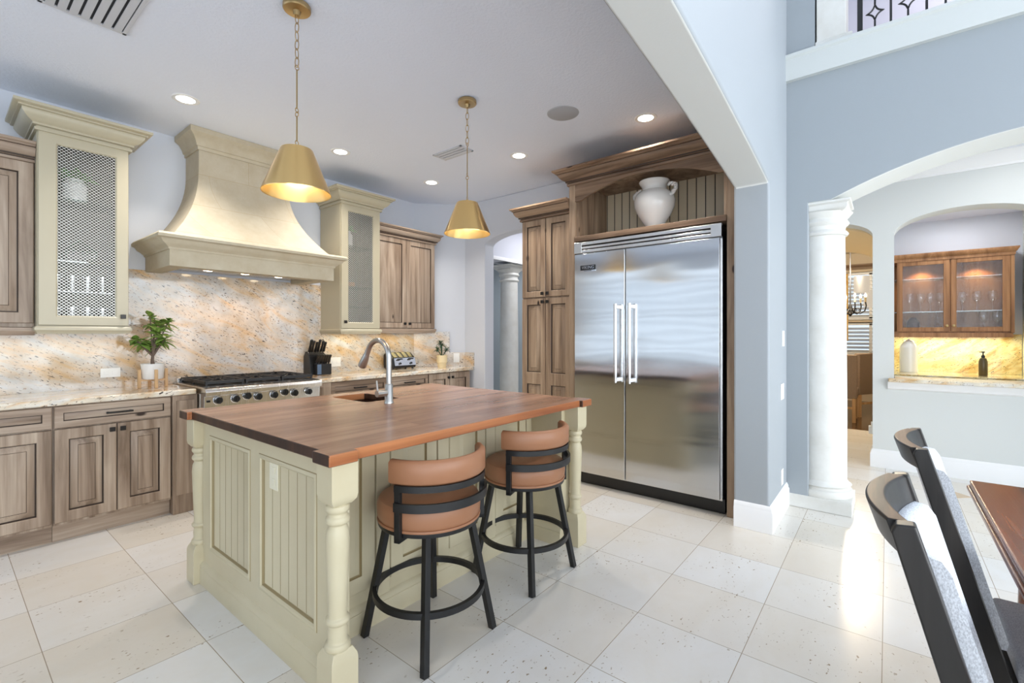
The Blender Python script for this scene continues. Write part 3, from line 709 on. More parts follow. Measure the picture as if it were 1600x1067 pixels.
def tumbler(name, loc, label, group, cat='glass', prof=None):
    o = build(G().lathe(prof or [(0,.001),(.03,.001),(.032,.004),(.036,.12),(.034,.12),(.03,.008),(0,.008)], seg=20, cap=False), name, glass_m, keep=True)
    o.location = loc; return tag(o, label, cat, group)
nm4 = ('first','second','third','fourth')
for row, z, w in (('lower shelf',1.6285,'lower shelf'),('cabinet floor',1.406,'bottom board')):
    for k in range(4): tumbler('drinking_glass', (.545+.082*k,4.5,z), '%s drinking glass from the left on the %s of the left mesh cabinet' % (nm4[k], w), 'glasses in the left mesh cabinet')
t = thing('glass_terrarium', 'peaked dark-edged glass terrarium on the middle shelf of the left mesh cabinet', 'terrarium', (.665,4.5,1.8335)); g = G(); ap = (.665,4.5,2.0)
bs = [(.665+sx*.085,4.5+sy*.07,1.915) for sx, sy in ((-1,-1),(1,-1),(1,1),(-1,1))]; bb = [(p[0]*.8+.133,p[1]*.8+.9,1.836) for p in bs]
for i in range(4):
    for a, b in ((bs[i],ap),(bs[i],bs[(i+1)%4]),(bs[i],bb[i]),(bb[i],bb[(i+1)%4])): g.tube([a,b], .003, 5)
build(g, 'frame', leafd_m, t); g = G(); V = [g.v(p) for p in bs]; A = g.v(ap); VB = [g.v(p) for p in bb]
for i in range(4): g.f([V[i],V[(i+1)%4],A]); g.f([VB[i],VB[(i+1)%4],V[(i+1)%4],V[i]])
build(g, 'pane', glass_m, t)
t = tag(build(G().box((2.7,4.44,1.8335),(2.84,4.56,1.885)), 'wooden_box', bar_m, bevel=.003), 'reddish wooden box on the middle shelf of the right mesh cabinet', 'box')
tumbler('glass_bottle', (2.745,4.5,1.885), 'slim clear bottle standing on the reddish wooden box', None, 'bottle', [(0,0),(.026,0),(.028,.01),(.028,.11),(.012,.15),(.01,.2),(.013,.205),(.008,.205)])
tumbler('glass_goblet', (2.76,4.48,1.6285), 'goblet on the lower shelf of the right mesh cabinet', None, 'glass', [(0,0),(.03,0),(.03,.004),(.005,.01),(.005,.06),(.03,.08),(.036,.11),(.032,.15)])

# ------------------------------------------------------------------ fridge, its tall cabinet and the pantry
t = thing('refrigerator', 'wide stainless side-by-side refrigerator between the pantry and the pier', 'refrigerator', (3.95,1.57,0)); T = TX(3.66)
build(G().box((3.66,.95,.1),(4.3,2.19,2.145)), 'body', steelp_m, t)
build(G().box((3.675,.935,.004),(4.2,2.19,.11)), 'kick_plate', blackp_m, t)
for a, b, hy in ((1.703,2.186,1.76),(.957,1.695,1.636)):
    g = G(); g.box((3.612,a,.118),(3.66,b,2.042)); d = build(g, 'door', steel_m, t, bevel=.004)
    g = G(); g.tube([(3.555,hy,.93),(3.555,hy,1.585)], .013, 16); h = build(g, 'handle', chrome_m, d)
    for z in (.955,1.56): build(G().box((3.548,hy-.012,z-.016),(3.613,hy+.012,z+.016)), 'handle_bracket', chrome_m, d, bevel=.004)
g = G()
for z0, z1 in ((2.05,2.076),(2.085,2.105),(2.118,2.145)): g.box((3.612,.945,z0),(3.63,2.188,z1))
g.box((3.609,.944,2.049),(3.632,1.02,2.146)); g.box((3.609,2.112,2.049),(3.632,2.189,2.146)); build(g, 'grille', steelp_m, t, bevel=.003)
build(G().box((3.633,.95,2.05),(3.66,2.185,2.14)), 'grille_back', blackp_m, t)
bd = build(G().box((3.606,1.974,1.896),(3.613,2.122,1.938)), 'badge', blackp_m, t, bevel=.001)
build(G().box((3.6075,1.974,1.882),(3.613,2.122,1.894)), 'badge_strip', chrome_m, bd)
def lettering(text, T, size, m, parent, name='lettering', depth=.001, shear=.15):
    c = bpy.data.curves.new('t', 'FONT'); c.body = text; c.size = size; c.align_x = 'CENTER'; c.align_y = 'CENTER'; c.extrude = depth; c.shear = shear
    o = bpy.data.objects.new('t', c); COL.objects.link(o); dg_ = bpy.context.evaluated_depsgraph_get()
    me = bpy.data.meshes.new_from_object(o.evaluated_get(dg_)); bpy.data.objects.remove(o); bpy.data.curves.remove(c)
    r = root_of(parent).location
    for v in me.vertices: v.co = T(v.co.x, v.co.y, v.co.z)-r
    me.materials.clear(); me.materials.append(m); me.name = name
    q = bpy.data.objects.new(name, me); COL.objects.link(q); q.parent = parent; return q
lettering('VIKING', FX(3.6055,2.048,1.9165), .038, chrome_m, bd)
lettering('PROFESSIONAL', FX(3.607,2.048,1.888), .011, blackp_m, bd, shear=0)

t = thing('refrigerator_cabinet', 'tall knotty wood surround over and around the refrigerator with arched niche', 'cabinet', (3.95,1.55,0))
for y0, y1 in ((2.196,2.258),(.852,.914)): build(G().box((3.635,y0,0),(4.3,y1,2.7)), 'post', woodw_m, t, bevel=.004)
build(G().box((3.62,.914,2.158),(4.3,2.196,2.205)), 'shelf', woodwh_m, t, bevel=.004)
g = G(); T = TX(4.2); u = .914
while u < 2.19:
    u1 = min(u+.078, 2.196)
    for a, b, n0, n1, mi in ((u,u+.004,.0,.004,1),(u+.004,u1-.004,.004,.004,0),(u1-.004,u1,.004,0,1)):
        g.f([g.v(T(a,2.205,n0)),g.v(T(b,2.205,n1)),g.v(T(b,2.7,n1)),g.v(T(a,2.7,n0))],mi)
    u = u1
g.box((4.201,.914,2.205),(4.22,2.196,2.7)); build(g, 'beadboard_back', [shelfb_m, glaze_m], t)
for y in (.914,2.17): build(G().box((3.66,y,2.205),(4.2,y+.026,2.7)), 'side_panel', woodw_m, t)
pa = [(2.14+(.97-2.14)*i/24, 2.525+.13*(1-((i-12)/12)**2)) for i in range(25)]
g = G(); g.prism([(2.196,2.7),(2.196,2.525)]+pa+[(.914,2.525),(.914,2.7)], YZ, 3.637, 3.662); build(g, 'arched_valance', woodwh_m, t)
build(G().box((3.64,.852,2.7),(4.3,2.258,2.72)), 'top_panel', woodw_m, t)
g = G(); g.sweep([(4.3,2.258),(3.635,2.258),(3.635,.852)], crownp(2.675, 2.81, .115), gl=(3,5,11)); build(g, 'crown', [woodwh_m, glaze_m], t)

t = thing('pantry_cabinet', 'tall narrow wood pantry with paired panel doors, left of the refrigerator', 'cabinet', (4.0,2.55,0)); T = TX(3.7)
build(G().box((3.7,2.262,0),(4.31,2.835,2.47)), 'body', woodw_m, t)
for a, b, ku in ((2.549,2.828,2.575),(2.268,2.543,2.517)):
    door(t, T, a, b, 1.69, 2.44, RAISED(.058), WW, 'door', (ku,1.722))
    g = G(); L = RAISED(.058); L2 = [(0,0,0),(0,.02,0)]+L[3:]
    g.rings(T, a, b, .905, 1.676, L2); g.rings(T, a, b, .11, .905, L2); d = build(g, 'door', WW, t); knob(d, T, ku, 1.642, .02)
g = G(); g.sweep([(4.31,2.835),(3.68,2.835),(3.68,2.262)], crownp(2.445, 2.57, .09), gl=(3,5,11)); build(g, 'crown', [woodwh_m, glaze_m], t)

# urn above the fridge
t = thing('ceramic_urn', 'white glazed urn with rope-twist handles in the niche above the refrigerator', 'urn', (3.88,1.555,2.2055)); c = (3.88,1.555,2.2055)
build(G().lathe([(0,0),(.095,0),(.098,.008),(.085,.02),(.07,.035),(.072,.05),(.1,.09),(.138,.15),(.163,.21),(.17,.26),(.162,.3),(.14,.33),(.115,.345),(.1,.352),(.1,.375),(.108,.395),(.122,.41),(.128,.425),(.126,.432),(.116,.43),(.098,.4),(.092,.36),(0,.3)], c, 48, cap=False), 'body', ceramic_m, t)
for sg in (1, -1):
    dr = Vector((-.25,-.97,0))*sg; g = G()
    for ph in (0, PI):
        pts = []
        for i in range(25):
            s_ = i/24; a = s_*PI; o = Vector(c)+dr*(.14+.07*math.sin(a))+Vector((0,0,.27+.11*s_+.02*math.sin(a))); tw = s_*6*PI+ph
            pts.append(o+Vector((0,0,1))*.009*math.cos(tw)+dr.cross(Vector((0,0,1)))*.009*math.sin(tw))
        g.tube(pts, .0115, 8)
    build(g, 'handle', ceramic_m, t)
# ------------------------------------------------------------------ island
t = thing('kitchen_island', 'cream painted island base with turned corner posts and beadboard ends', 'island', (1.75,2.23,0))
g = G(); g.box((.99,1.852,0),(2.5,2.9,.64)); g.box((.99,1.852,.64),(1.63,2.9,.876)); g.box((1.935,1.852,.64),(2.5,2.9,.876)); g.box((1.63,1.852,.64),(1.935,2.44,.876)); g.box((1.63,2.889,.64),(1.935,2.9,.876))
build(g, 'body', cream_m, t)
def post(cx, cy):
    g = G(); h = .0525
    g.loft([[(cx+sx*a,cy+sy*a,z) for sx, sy in ((-1,-1),(1,-1),(1,1),(-1,1))] for a, z in ((.036,.722),(.05,.74),(h,.757),(h,.876))])
    g.loft([[(cx+sx*a,cy+sy*a,z) for sx, sy in ((-1,-1),(1,-1),(1,1),(-1,1))] for a, z in ((h,0),(h,.165),(.05,.18),(.038,.203))])
    g.lathe([(.03,.195),(.043,.2),(.046,.21),(.043,.222),(.036,.228),(.034,.24),(.036,.262),(.033,.275),(.034,.29),(.041,.296),(.043,.303),(.041,.31),(.034,.316),(.033,.33),(.036,.42),(.04,.53),(.042,.59),(.039,.625),(.032,.642),(.032,.648),(.041,.655),(.043,.664),(.041,.673),(.034,.68),(.034,.69),(.041,.697),(.043,.706),(.041,.716),(.034,.722),(.03,.735)], (cx,cy,0), 36)
    return build(g, 'post', cream_m, t, bevel=.003)
for cx, cy in ((.9235,1.5535),(2.5765,1.5535),(.9235,2.9185),(2.5765,2.9185)): post(cx, cy)
BEAD = [(0,-.003,0),(0,.012,0),(.003,.0145,1),(.009,.0175,0),(.018,.0165,0),(.024,.011,0),(.0265,.002,1),(.03,.0005,1),(.031,0,0)]
def endpanel(xo, xi, sgn, name='end_panel'):
    """slab with two framed beadboard recesses on its outer face"""
    T = (lambda y, z, n: Vector((xo+.012-n, y, z))) if sgn < 0 else (lambda y, z, n: Vector((xo-.012+n, y, z)))
    g = G(); g.box((xo+.017 if sgn < 0 else xo-.017,1.6,0),(xi,2.872,.876))
    ys = (1.6,1.686,2.186,2.275,2.775,2.872); zs = (0,.198,.803,.876)
    for a, b in ((0,1),(2,3),(4,5)): g.box((ys[a],zs[0],0),(ys[b],zs[3],.012),T)
    for a, b in ((1,2),(3,4)):
        g.box((ys[a],zs[0],0),(ys[b],zs[1],.012),T); g.box((ys[a],zs[2],0),(ys[b],zs[3],.012),T)
        g.rings(T,ys[a],ys[b],zs[1],zs[2],BEAD)
        u = ys[a]+.031; e = ys[b]-.031; w = (e-u)/6
        for k in range(1,6): g.mi = 1; g.box((u+k*w-.0018,zs[1]+.032,0),(u+k*w+.0018,zs[2]-.032,.0006),T); g.mi = 0
    return build(g, name, [cream_m, glazel_m], t)
endpanel(.918, 1.0, -1); endpanel(2.585, 2.488, 1)
T = TY(1.852)
for a in (.99,1.363,1.745,2.123):
    b = {.99:1.282,1.363:1.66,1.745:2.037,2.123:2.429}[a]
    L = [(0,0,0),(0,.014,0),(.003,.018,0),(.07,.018,0),(.073,.008,1),(.078,.008,1),(.082,.009,0),(.1,.014,0),(.102,.0155,0)]
    door(t, T, a+.003, b-.003, .18, .868, L, [cream_m, glazel_m], 'front_panel')
for a, b in ((1.285,1.36),(1.663,1.742),(2.04,2.12),(2.432,2.487)): build(G().box((a,1.832,.12),(b,1.853,.874)), 'stile', cream_m, t, bevel=.004)
for nm, p in (('l',[(.92,2.87),(.92,1.6)]),('f',[(1.0,1.852),(2.488,1.852)]),('r',[(2.488,1.84),(2.488,1.6)])):
    g = G(); g.sweep(p, [(0,0),(.02,0),(.02,.078),(.016,.084),(.02,.09),(.018,.1),(.008,.112),(0,.118)]); build(g, 'plinth_moulding', [cream_m], t)
T = lambda y, z, n: Vector((.9215-n, y, z))
plate('outlet_plate', 'white outlet plate on the beadboard end of the island', 'outlet', lambda u, w, n: Vector((.9295-n, 2.06-u, .722+w)), w=.076, h=.118, kind='outlet', m=M('cream_plastic', c3(226,220,196), .4).m)
# walnut worktop with notched corners and a sink opening
def mk_top():
    g = G(); bm = g.bm; x0,x1,y0,y1 = .87,2.625,1.5,2.975; o = .025; L = .115
    out = [(x0-o,y0-o),(x0+L-o,y0-o),(x0+L-o,y0),(x1-L+o,y0),(x1-L+o,y0-o),(x1+o,y0-o),(x1+o,y0+L-o),(x1,y0+L-o),(x1,y1-L+o),(x1+o,y1-L+o),(x1+o,y1+o),(x1-L+o,y1+o),(x1-L+o,y1),(x0+L-o,y1),(x0+L-o,y1+o),(x0-o,y1+o),(x0-o,y1-L+o),(x0,y1-L+o),(x0,y0+L-o),(x0-o,y0+L-o)]
    hx0,hx1,hy0,hy1,r = 1.655,1.91,2.465,2.865,.03; hole = []
    for cx, cy, a0 in ((hx1-r,hy1-r,0),(hx0+r,hy1-r,90),(hx0+r,hy0+r,180),(hx1-r,hy0+r,270)):
        for k in range(5): a = math.radians(a0+k*22.5); hole.append((cx+r*math.cos(a), cy+r*math.sin(a)))
    es = []
    for lp in (out, hole):
        V = [bm.verts.new((a,b,.92)) for a, b in lp]
        es += [bm.edges.new((V[i],V[(i+1)%len(V)])) for i in range(len(V))]
    bmesh.ops.triangle_fill(bm, use_beauty=True, use_dissolve=False, edges=es)
    r = bmesh.ops.extrude_face_region(bm, geom=bm.faces[:])
    bmesh.ops.translate(bm, verts=[v for v in r['geom'] if isinstance(v, bmesh.types.BMVert)], vec=(0,0,-.043))
    bmesh.ops.recalc_face_normals(bm, faces=bm.faces[:])
    for q in bm.faces:
        q.material_index = 1 if abs(q.normal.y) > .7 else 2 if abs(q.normal.x) > .7 else 0
    return build(g, 'island_worktop', [walnut_m, walnute_m, walnutend_m], bevel=.006, seg=3)
tag(mk_top(), 'dark walnut plank worktop with notched corners on the cream island', 'worktop')
g = G()
for a, b in (((1.64,2.45,.66),(1.655,2.88,.876)),((1.91,2.45,.66),(1.925,2.88,.876)),((1.64,2.45,.66),(1.925,2.465,.876)),((1.64,2.865,.66),(1.925,2.88,.876)),((1.64,2.45,.65),(1.925,2.88,.66))): g.box(a,b)
t2 = thing('prep_sink', 'small dark copper sink sunk into the walnut island top', 'sink', (1.78,2.665,.65)); build(g, 'basin', copper_m, t2)
build(G().lathe([(.04,.661),(.04,.666),(.02,.668)],(1.78,2.665,0),20), 'drain', nickel_m, t2)
t2 = thing('faucet', 'brushed nickel gooseneck faucet standing on the walnut island top', 'faucet', (1.72,2.33,.92)); x, y = 1.72, 2.33
build(G().lathe([(.028,.92),(.028,.928),(.024,.934),(.024,1.03),(.02,1.036)],(x,y,0),28), 'base', nickel_m, t2)
pts = [(x,y,1.03),(x,y,1.12),(x,y,1.19)]
for i in range(1,13):
    a = PI*(1-i/12*.86); pts.append((x, y+.11+.11*math.cos(a), 1.19+.105*math.sin(a)))
build(G().tube(pts, .0165, 16), 'spout', nickel_m, t2)
e = Vector(pts[-1]); d = (Vector(pts[-1])-Vector(pts[-2])).normalized()
build(G().tube([e, e+d*.035, e+d*.04, e+d*.1, e+d*.125, e+d*.13], [.0175,.018,.02,.027,.027,.022], 18), 'spray_head', nickel_m, t2)
h = build(G().tube([(x-.02,y,.983),(x-.085,y,.983)], .02, 16), 'handle', nickel_m, t2)
build(G().tube([(x-.078,y,.985),(x-.086,y,1.06)], [.007,.005], 10), 'lever', nickel_m, h)

# ------------------------------------------------------------------ bar stools
def arcband(g, r0, r1, z0, z1, a0, a1, n=24, taper=0, rnd=0):
    lo = []
    for i in range(n+1):
        a = math.radians(a0+(a1-a0)*i/n); ca, sa = math.cos(a), math.sin(a)
        sec = [(r0,z0),(r1,z0),(r1,z1),(r0,z1)]
        if rnd: 
            c_ = (r1-r0)*.32; sec = [(r0+c_,z0),(r1-c_,z0),(r1,z0+c_),(r1,z1-c_),(r1-c_,z1),(r0+c_,z1),(r0,z1-c_),(r0,z0+c_)]
        lo.append([(r*ca,r*sa,z) for r, z in sec])
    return g.loft(lo)
st = thing('bar_stool', 'tan leather swivel bar stool with black legs, nearer the camera and the front corner post', 'stool', (1.4,1.6,0), group='bar stools at the island', local=True)
sq = build(G().lathe([(0,.532),(.2,.532),(.219,.538),(.226,.552),(.228,.58),(.226,.605),(.217,.623),(.195,.634),(.12,.639),(0,.64)], seg=48, cap=False), 'seat', leather_m, st)
build(G().lathe([(.2,.528),(.226,.53),(.2275,.535),(.226,.54),(.2,.542)], seg=48, cap=False), 'piping', leather_m, sq)
build(G().lathe([(.0,.512),(.222,.512),(.224,.516),(.224,.529),(.0,.529)], seg=48, cap=False), 'seat_ring', blackm_m, st)
for sx in (-1,1):
    for sy in (-1,1): build(G().bar((sx*.2,sy*.2,0),(sx*.128,sy*.128,.513),.027), 'leg', blackm_m, st, bevel=.001)
g = G(); arcband(g,.228,.246,.2,.226,0,360,56); build(g, 'foot_ring', blackm_m, st)
for a in (197,322):
    ca, sa = math.cos(math.radians(a)), math.sin(math.radians(a)); px, py = -sa, ca
    T = lambda u, w, n: Vector((ca*n+px*u, sa*n+py*u, w))
    build(G().box((-.013,.496,.226),(.013,.728,.246),T).box((-.013,.496,.15),(.013,.512,.246),T), 'back_post', blackm_m, st, bevel=.001)
g = G(); arcband(g,.222,.248,.702,.728,194,325); build(g, 'upper_band', blackm_m, st)
g = G(); arcband(g,.246,.258,.625,.66,195,328); build(g, 'lower_band', blackm_m, st)
g = G(); arcband(g,.213,.25,.728,.828,188,332,40,rnd=1); build(g, 'back_pad', leather_m, st, ang=1.0)
again(st, (2.11,1.605,0), 'tan leather swivel bar stool with black legs, farther along the island towards the refrigerator')

# ------------------------------------------------------------------ pendants
pn = thing('pendant_lamp', 'brushed brass cone pendant on a chain, over the left half of the island', 'pendant lamp', (1.162,2.333,2.045), group='brass pendants over the island', local=True)
build(G().lathe([(0,.953),(.062,.953),(.066,.948),(.066,.93),(.062,.925),(.02,.922),(.014,.9),(0,.9)], seg=36, cap=False), 'canopy', brassd_m, pn)
g = G()
def link(g, zc, h, w, ang, r=.0022):
    g.tube([(w*math.cos(q)*math.cos(ang), w*math.cos(q)*math.sin(ang), zc+h*math.sin(q)) for q in [2*PI*i/16 for i in range(16)]], r, 6, closed=True)
z = .885
for k in range(6): link(g, z, .026, .011, k*PI/2+.4); z -= .044
zr = z+.022
link(g, zr-.005, .012, .01, 0); g.tube([(0,0,zr-.015),(0,0,.43)], .0035, 8); link(g,.422,.012,.01,.4); link(g,.402,.012,.01,1.9); g.tube([(0,0,.392),(0,0,.265)], .0035, 8); link(g,.256,.012,.011,.4)
build(g, 'chain', brassd_m, pn)
sh = build(G().lathe([(.161,.004),(.163,0),(.164,.004),(.077,.218),(.074,.222),(.02,.224),(.012,.236),(.008,.245),(0,.246)], seg=64, cap=False), 'shade', brass_m, pn)
build(G().lathe([(.1605,.003),(.074,.216),(.02,.219),(0,.219)], seg=64, cap=False), 'shade_lining', brassin_m, sh)
bl = build(G().lathe([(0,.09),(.02,.095),(.032,.115),(.032,.135),(.018,.165),(.014,.218)], seg=20, cap=False), 'bulb', bulb_m, pn)
p2 = again(pn, (2.395,2.335,2.045), 'brushed brass cone pendant on a chain, over the right half of the island')
for q in (pn, p2): point('pendant_bulb', (q.location.x, q.location.y, 2.12), 5.0, (1,.84,.58), .03)

# ------------------------------------------------------------------ ceiling fittings
rl = thing('recessed_light', '', 'ceiling light', (1.133,3.883,3.0), group='recessed lights in the kitchen ceiling', local=True)
build(G().lathe([(.058,.0),(.058,-.004),(.078,-.006),(.085,-.002),(.085,0)], seg=36, cap=False), 'trim_ring', whitep_m, rl)
build(G().lathe([(0,-.002),(.059,-.002),(.059,.001),(0,.001)], seg=36, cap=False), 'lens', lens_m, rl)
rl['label'] = 'recessed ceiling light nearest the stone hood, left of the left pendant'
rls = [rl]
for p, lb in (((2.345,3.897),'recessed ceiling light between the two pendants, above the right mesh cabinet'),((3.446,3.908),'recessed ceiling light just left of the right pendant chain, smallest in the photo'),((3.44,2.682),'recessed ceiling light right of the right pendant, above the pantry'),((3.452,1.453),'recessed ceiling light above the refrigerator crown near the big arch')):
    rls.append(again(rl, (p[0],p[1],3.0), lb))
for q in rls + [None]:
    l = (1.1,1.6,2.98) if q is None else (q.location.x, q.location.y, 2.985)
    if q: area('recessed_lamp', l, (0,0,0), .11, .11, 6.5, (1,.93,.85), 'DISK', 1.9)
tag(build(G().lathe([(0,-.006),(.112,-.006),(.118,-.003),(.12,0),(0,0)], (2.99,1.91,3.0), 48, cap=False), 'ceiling_speaker', paint('speaker_grille', (178,180,184), .8, 0)), 'round flat grey ceiling speaker left of the light by the refrigerator', 'speaker')
vent_m = paint('vent_paint', (205,207,212), .5, 0)
def vent(label, x0, x1, y0, y1, n, dark=.03):
    t = thing('ceiling_vent', label, 'vent', ((x0+x1)/2,(y0+y1)/2,3.0)); b = .02
    g = G(); g.box((x0,y0,2.99),(x0+b,y1,3.0)); g.box((x1-b,y0,2.99),(x1,y1,3.0)); g.box((x0,y0,2.99),(x1,y0+b,3.0)); g.box((x0,y1-b,2.99),(x1,y1,3.0)); build(g, 'frame', vent_m, t, bevel=.002)
    build(G().box((x0+b,y0+b,2.9985),(x1-b,y1-b,2.9995)), 'duct', M('vent_dark', c3(70,72,76), .9).m, t)
    w = (x1-x0-2*b)/n
    for k in range(n):
        xx = x0+b+w*(k+.5); g = G(); g.tube([(xx,y0+b,2.991),(xx,y1-b,2.991)], 1, 4, flat=(w*.52,.0035)); build(g, 'slat', vent_m, t)
vent('white slatted ceiling vent at the top left edge of the photo', .33, .68, 2.75, 3.3, 7)
vent('small grey slatted ceiling vent behind the right pendant chain', 2.92, 3.085, 2.93, 3.295, 3)

# ------------------------------------------------------------------ things on the range counters
t = thing('potted_tree', 'small leafy tree in a white pot on a pale wood stand left of the range', 'plant', (1.081,4.45,.92)); cx, cy = 1.081, 4.45
build(G().lathe([(0,.985),(.06,.985),(.068,.995),(.076,1.09),(.078,1.105),(.072,1.105),(.068,1.085),(0,1.085)], (cx,cy,0), 32, cap=False), 'pot', ceramic_m, t)
g = G()
g.box((cx-.082,cy-.009,.972),(cx+.082,cy+.009,.985)); g.box((cx-.009,cy-.082,.972),(cx+.009,cy+.082,.985)); stand = build(g, 'stand', bamboo_m, t)
for a in range(4):
    a = a*PI/2; lx, ly = cx+.085*math.cos(a), cy+.085*math.sin(a); build(G().box((lx-.01,ly-.01,.9205),(lx+.01,ly+.01,1.062)), 'leg', bamboo_m, stand, bevel=.002)
g = G(); rnd = random.Random(4); tips = []
g.tube([(cx,cy,1.08),(cx-.004,cy,1.13),(cx,cy,1.17)], [.016,.011,.009], 8)
for k in range(12):
    a = k*2.4; e = rnd.uniform(.04,.14); zt = rnd.uniform(1.24,1.5); p = Vector((cx+math.cos(a)*e, cy+math.sin(a)*e*.8, zt)); m_ = Vector((cx+math.cos(a)*e*.5, cy+math.sin(a)*e*.4, 1.17+(zt-1.17)*.5))
    g.tube([(cx,cy,1.16), m_, p], [.007,.005,.003], 6); tips.append((m_, p))
build(g, 'trunk', bark_m, t)
g = G()
for m_, p in tips:
    for k in range(12):
        s_ = rnd.uniform(.25,1); b = m_.lerp(p, s_); a = rnd.random()*2*PI; e = rnd.uniform(-.5,.9); L = rnd.uniform(.06,.1)
        g.leaf(b, (math.cos(a), math.sin(a)*.9, e), L, L*.58, rnd.uniform(.1,.5))
build(g, 'foliage', leaf_m, t, solid=.0008)
# knife block
t = thing('knife_block', 'black slanted knife block with a steel-faced lower slot box, right of the range', 'knife block', (2.49,4.57,.92))
g = G(); g.prism([(4.53,.921),(4.68,.921),(4.68,1.1),(4.645,1.155),(4.57,1.12)], YZ, 2.4, 2.585); build(g, 'body', blackp_m, t, bevel=.004)
fr = build(G().box((2.435,4.475,.921),(2.592,4.54,1.03)), 'front_box', blackp_m, t, bevel=.003)
build(G().box((2.438,4.472,.926),(2.48,4.476,1.026)), 'steel_face', M('blue_steel', c3(96,116,140), .4, .6).m, fr)
lettering('W', FY(2.53,4.4745,.968), .022, nickel_m, fr, 'mark', .0004) if False else None
ordn = ('first','second','third','fourth','fifth','sixth')
def knife(i, row, base, L):
    d = Vector((0,-.42,.9)).normalized(); b = Vector(base); g = G()
    g.tube([b-d*.01, b+d*.012], 1, 4, flat=(.011,.008)); g.mi = 1
    g.tube([b+d*.012, b+d*.02, b+d*L*.6, b+d*L*.95, b+d*L], [1,1.1,.85,1.15,.7], 8, flat=(.0095,.014)); g.mi = 0
    return tag(build(g, 'kitchen_knife' if row == 'upper' else 'steak_knife', [chrome_m, blackp_m]), 'black-handled knife, %s from the left in the %s row of the knife block' % (ordn[i], row), 'knife', 'knives in the black block')
for i in range(6): knife(i, 'upper', (2.415+i*.032, 4.6+.008*(i % 2), 1.142), .15-.014*(i % 3))
for i in range(6): knife(i, 'lower', (2.45+i*.0255, 4.508, 1.036), .095)
# toaster
t = thing('toaster', 'black four-slot toaster with a chrome front under the wood wall cabinet', 'toaster', (3.51,4.52,.92))
g = G(); g.prism([(4.455,.935),(4.625,.935),(4.635,1.0),(4.63,1.09),(4.6,1.112),(4.545,1.112),(4.47,1.05),(4.45,.98)], YZ, 3.34, 3.68); build(g, 'body', blackp_m, t, bevel=.008, seg=3)
for k in range(4):
    x0 = 3.375+k*.075; g = G(); g.prism([(4.477,1.0575),(4.545,1.1135),(4.6,1.1135),(4.6,1.117),(4.543,1.117),(4.474,1.061)], YZ, x0, x0+.045); build(g, 'slot_rim', M('toaster_rim', c3(150, 142, 112), .45, .6).m, t)
fp = build(G().prism([(4.449,.965),(4.468,1.05),(4.464,1.052),(4.441,.965)], YZ, 3.365, 3.672), 'front_panel', chrome_m, t)
for x in (3.44,3.6):
    build(G().box((x-.022,4.425,1.035),(x+.022,4.465,1.048)), 'lever', blackp_m, t, bevel=.002)
    g = G(); g.lathe([(.012,0),(.012,.014),(.009,.016)], seg=16); bmesh.ops.transform(g.bm, matrix=Matrix.Translation((x,4.446,.99))@Matrix.Rotation(PI/2,4,'X'), verts=g.bm.verts[:]); build(g, 'dial', blackp_m, t)
for x in (3.37,3.65):
    for y in (4.48,4.61): build(G().lathe([(.012,.9202),(.012,.937)],(x,y,0),12), 'foot', blackp_m, t)
# small palm
t = thing('potted_palm', 'small spiky plant in a cream two-tier pot at the right end of the counter', 'plant', (4.005,4.345,.92)); cx, cy = 4.005, 4.345
build(G().lathe([(0,.9205),(.05,.9205),(.054,.93),(.056,.975),(.064,.98),(.066,1.07),(.06,1.07),(.056,1.05),(0,1.05)],(cx,cy,0),32,cap=False), 'pot', creamp_m, t)
g = G(); rnd = random.Random(9)
for ox, oy, oz in ((0,0,1.19),(-.055,.02,1.14),(.05,-.03,1.13),(.0,.03,1.22)):
    g.tube([(cx,cy,1.05),(cx+ox,cy+oy,oz)], .005, 6)
    for k in range(34):
        a = rnd.random()*2*PI; e = rnd.uniform(-.3,1.6); g.leaf((cx+ox,cy+oy,oz),(math.cos(a),math.sin(a),e),rnd.uniform(.05,.085),.011,.3,4)
build(g, 'foliage', leafd_m, t, solid=.0006)

# ------------------------------------------------------------------ dining nook: two chairs and the table
ch = thing('dining_chair', 'black wood dining chair with curved top rail and pale padded back, nearest the camera', 'chair', (1.262,-.4,0), group='chairs at the mahogany table', local=True)
def yb(z): return .40-(1.0-z)*.274
for s_ in (-1,1):
    g = G(); x0 = s_*.205; x1 = s_*.172
    poly = [(yb(.985)-.006,1.0),(yb(.985)-.034,1.003),(yb(.9)-.041,.9),(yb(.38)-.045,.38),(yb(.38)-.05,.3),(.215,0),(.255,0),(yb(.38)-.004,.3),(yb(.38),.38),(yb(.985),.985)]
    g.prism(poly, YZ, x0, x1); build(g, 'back_leg', blackw_m, ch, bevel=.004, seg=2)
    build(G().bar((s_*.188,-.19,0),(s_*.188,-.19,.36),.042), 'front_leg', blackw_m, ch, bevel=.003)
lo = []
for i in range(21):
    u = -1+2*i/20; x = .176*u; b = .036*(1-u*u)
    sec = []
    for z, o in ((.94,.0),(.94,-.034),(.996,-.034),(1.001,-.03),(1.001,-.001),(.996,.003)): sec.append((x, yb(z)+b+o, z))
    lo.append(sec)
rail = build(G().loft(lo), 'top_rail', [blackw_m, greyw_m], ch, bevel=.002)
for q in rail.data.polygons:
    if q.normal.z > .8: q.material_index = 1
lo = []
for i in range(21):
    u = -1+2*i/20; x = .171*u; b = .03*(1-u*u); lo.append([(x, yb(z)+b+o, z) for z, o in ((.5,-.022),(.48,-.03),(.48,-.055),(.5,-.064),(.92,-.064),(.94,-.056),(.945,-.034),(.94,-.022))])
build(G().loft(lo), 'back_cushion', fabricl_m, ch, ang=.9)
build(G().box((-.205,-.21,.355),(.205,.215,.41)), 'seat_frame', blackw_m, ch, bevel=.004)
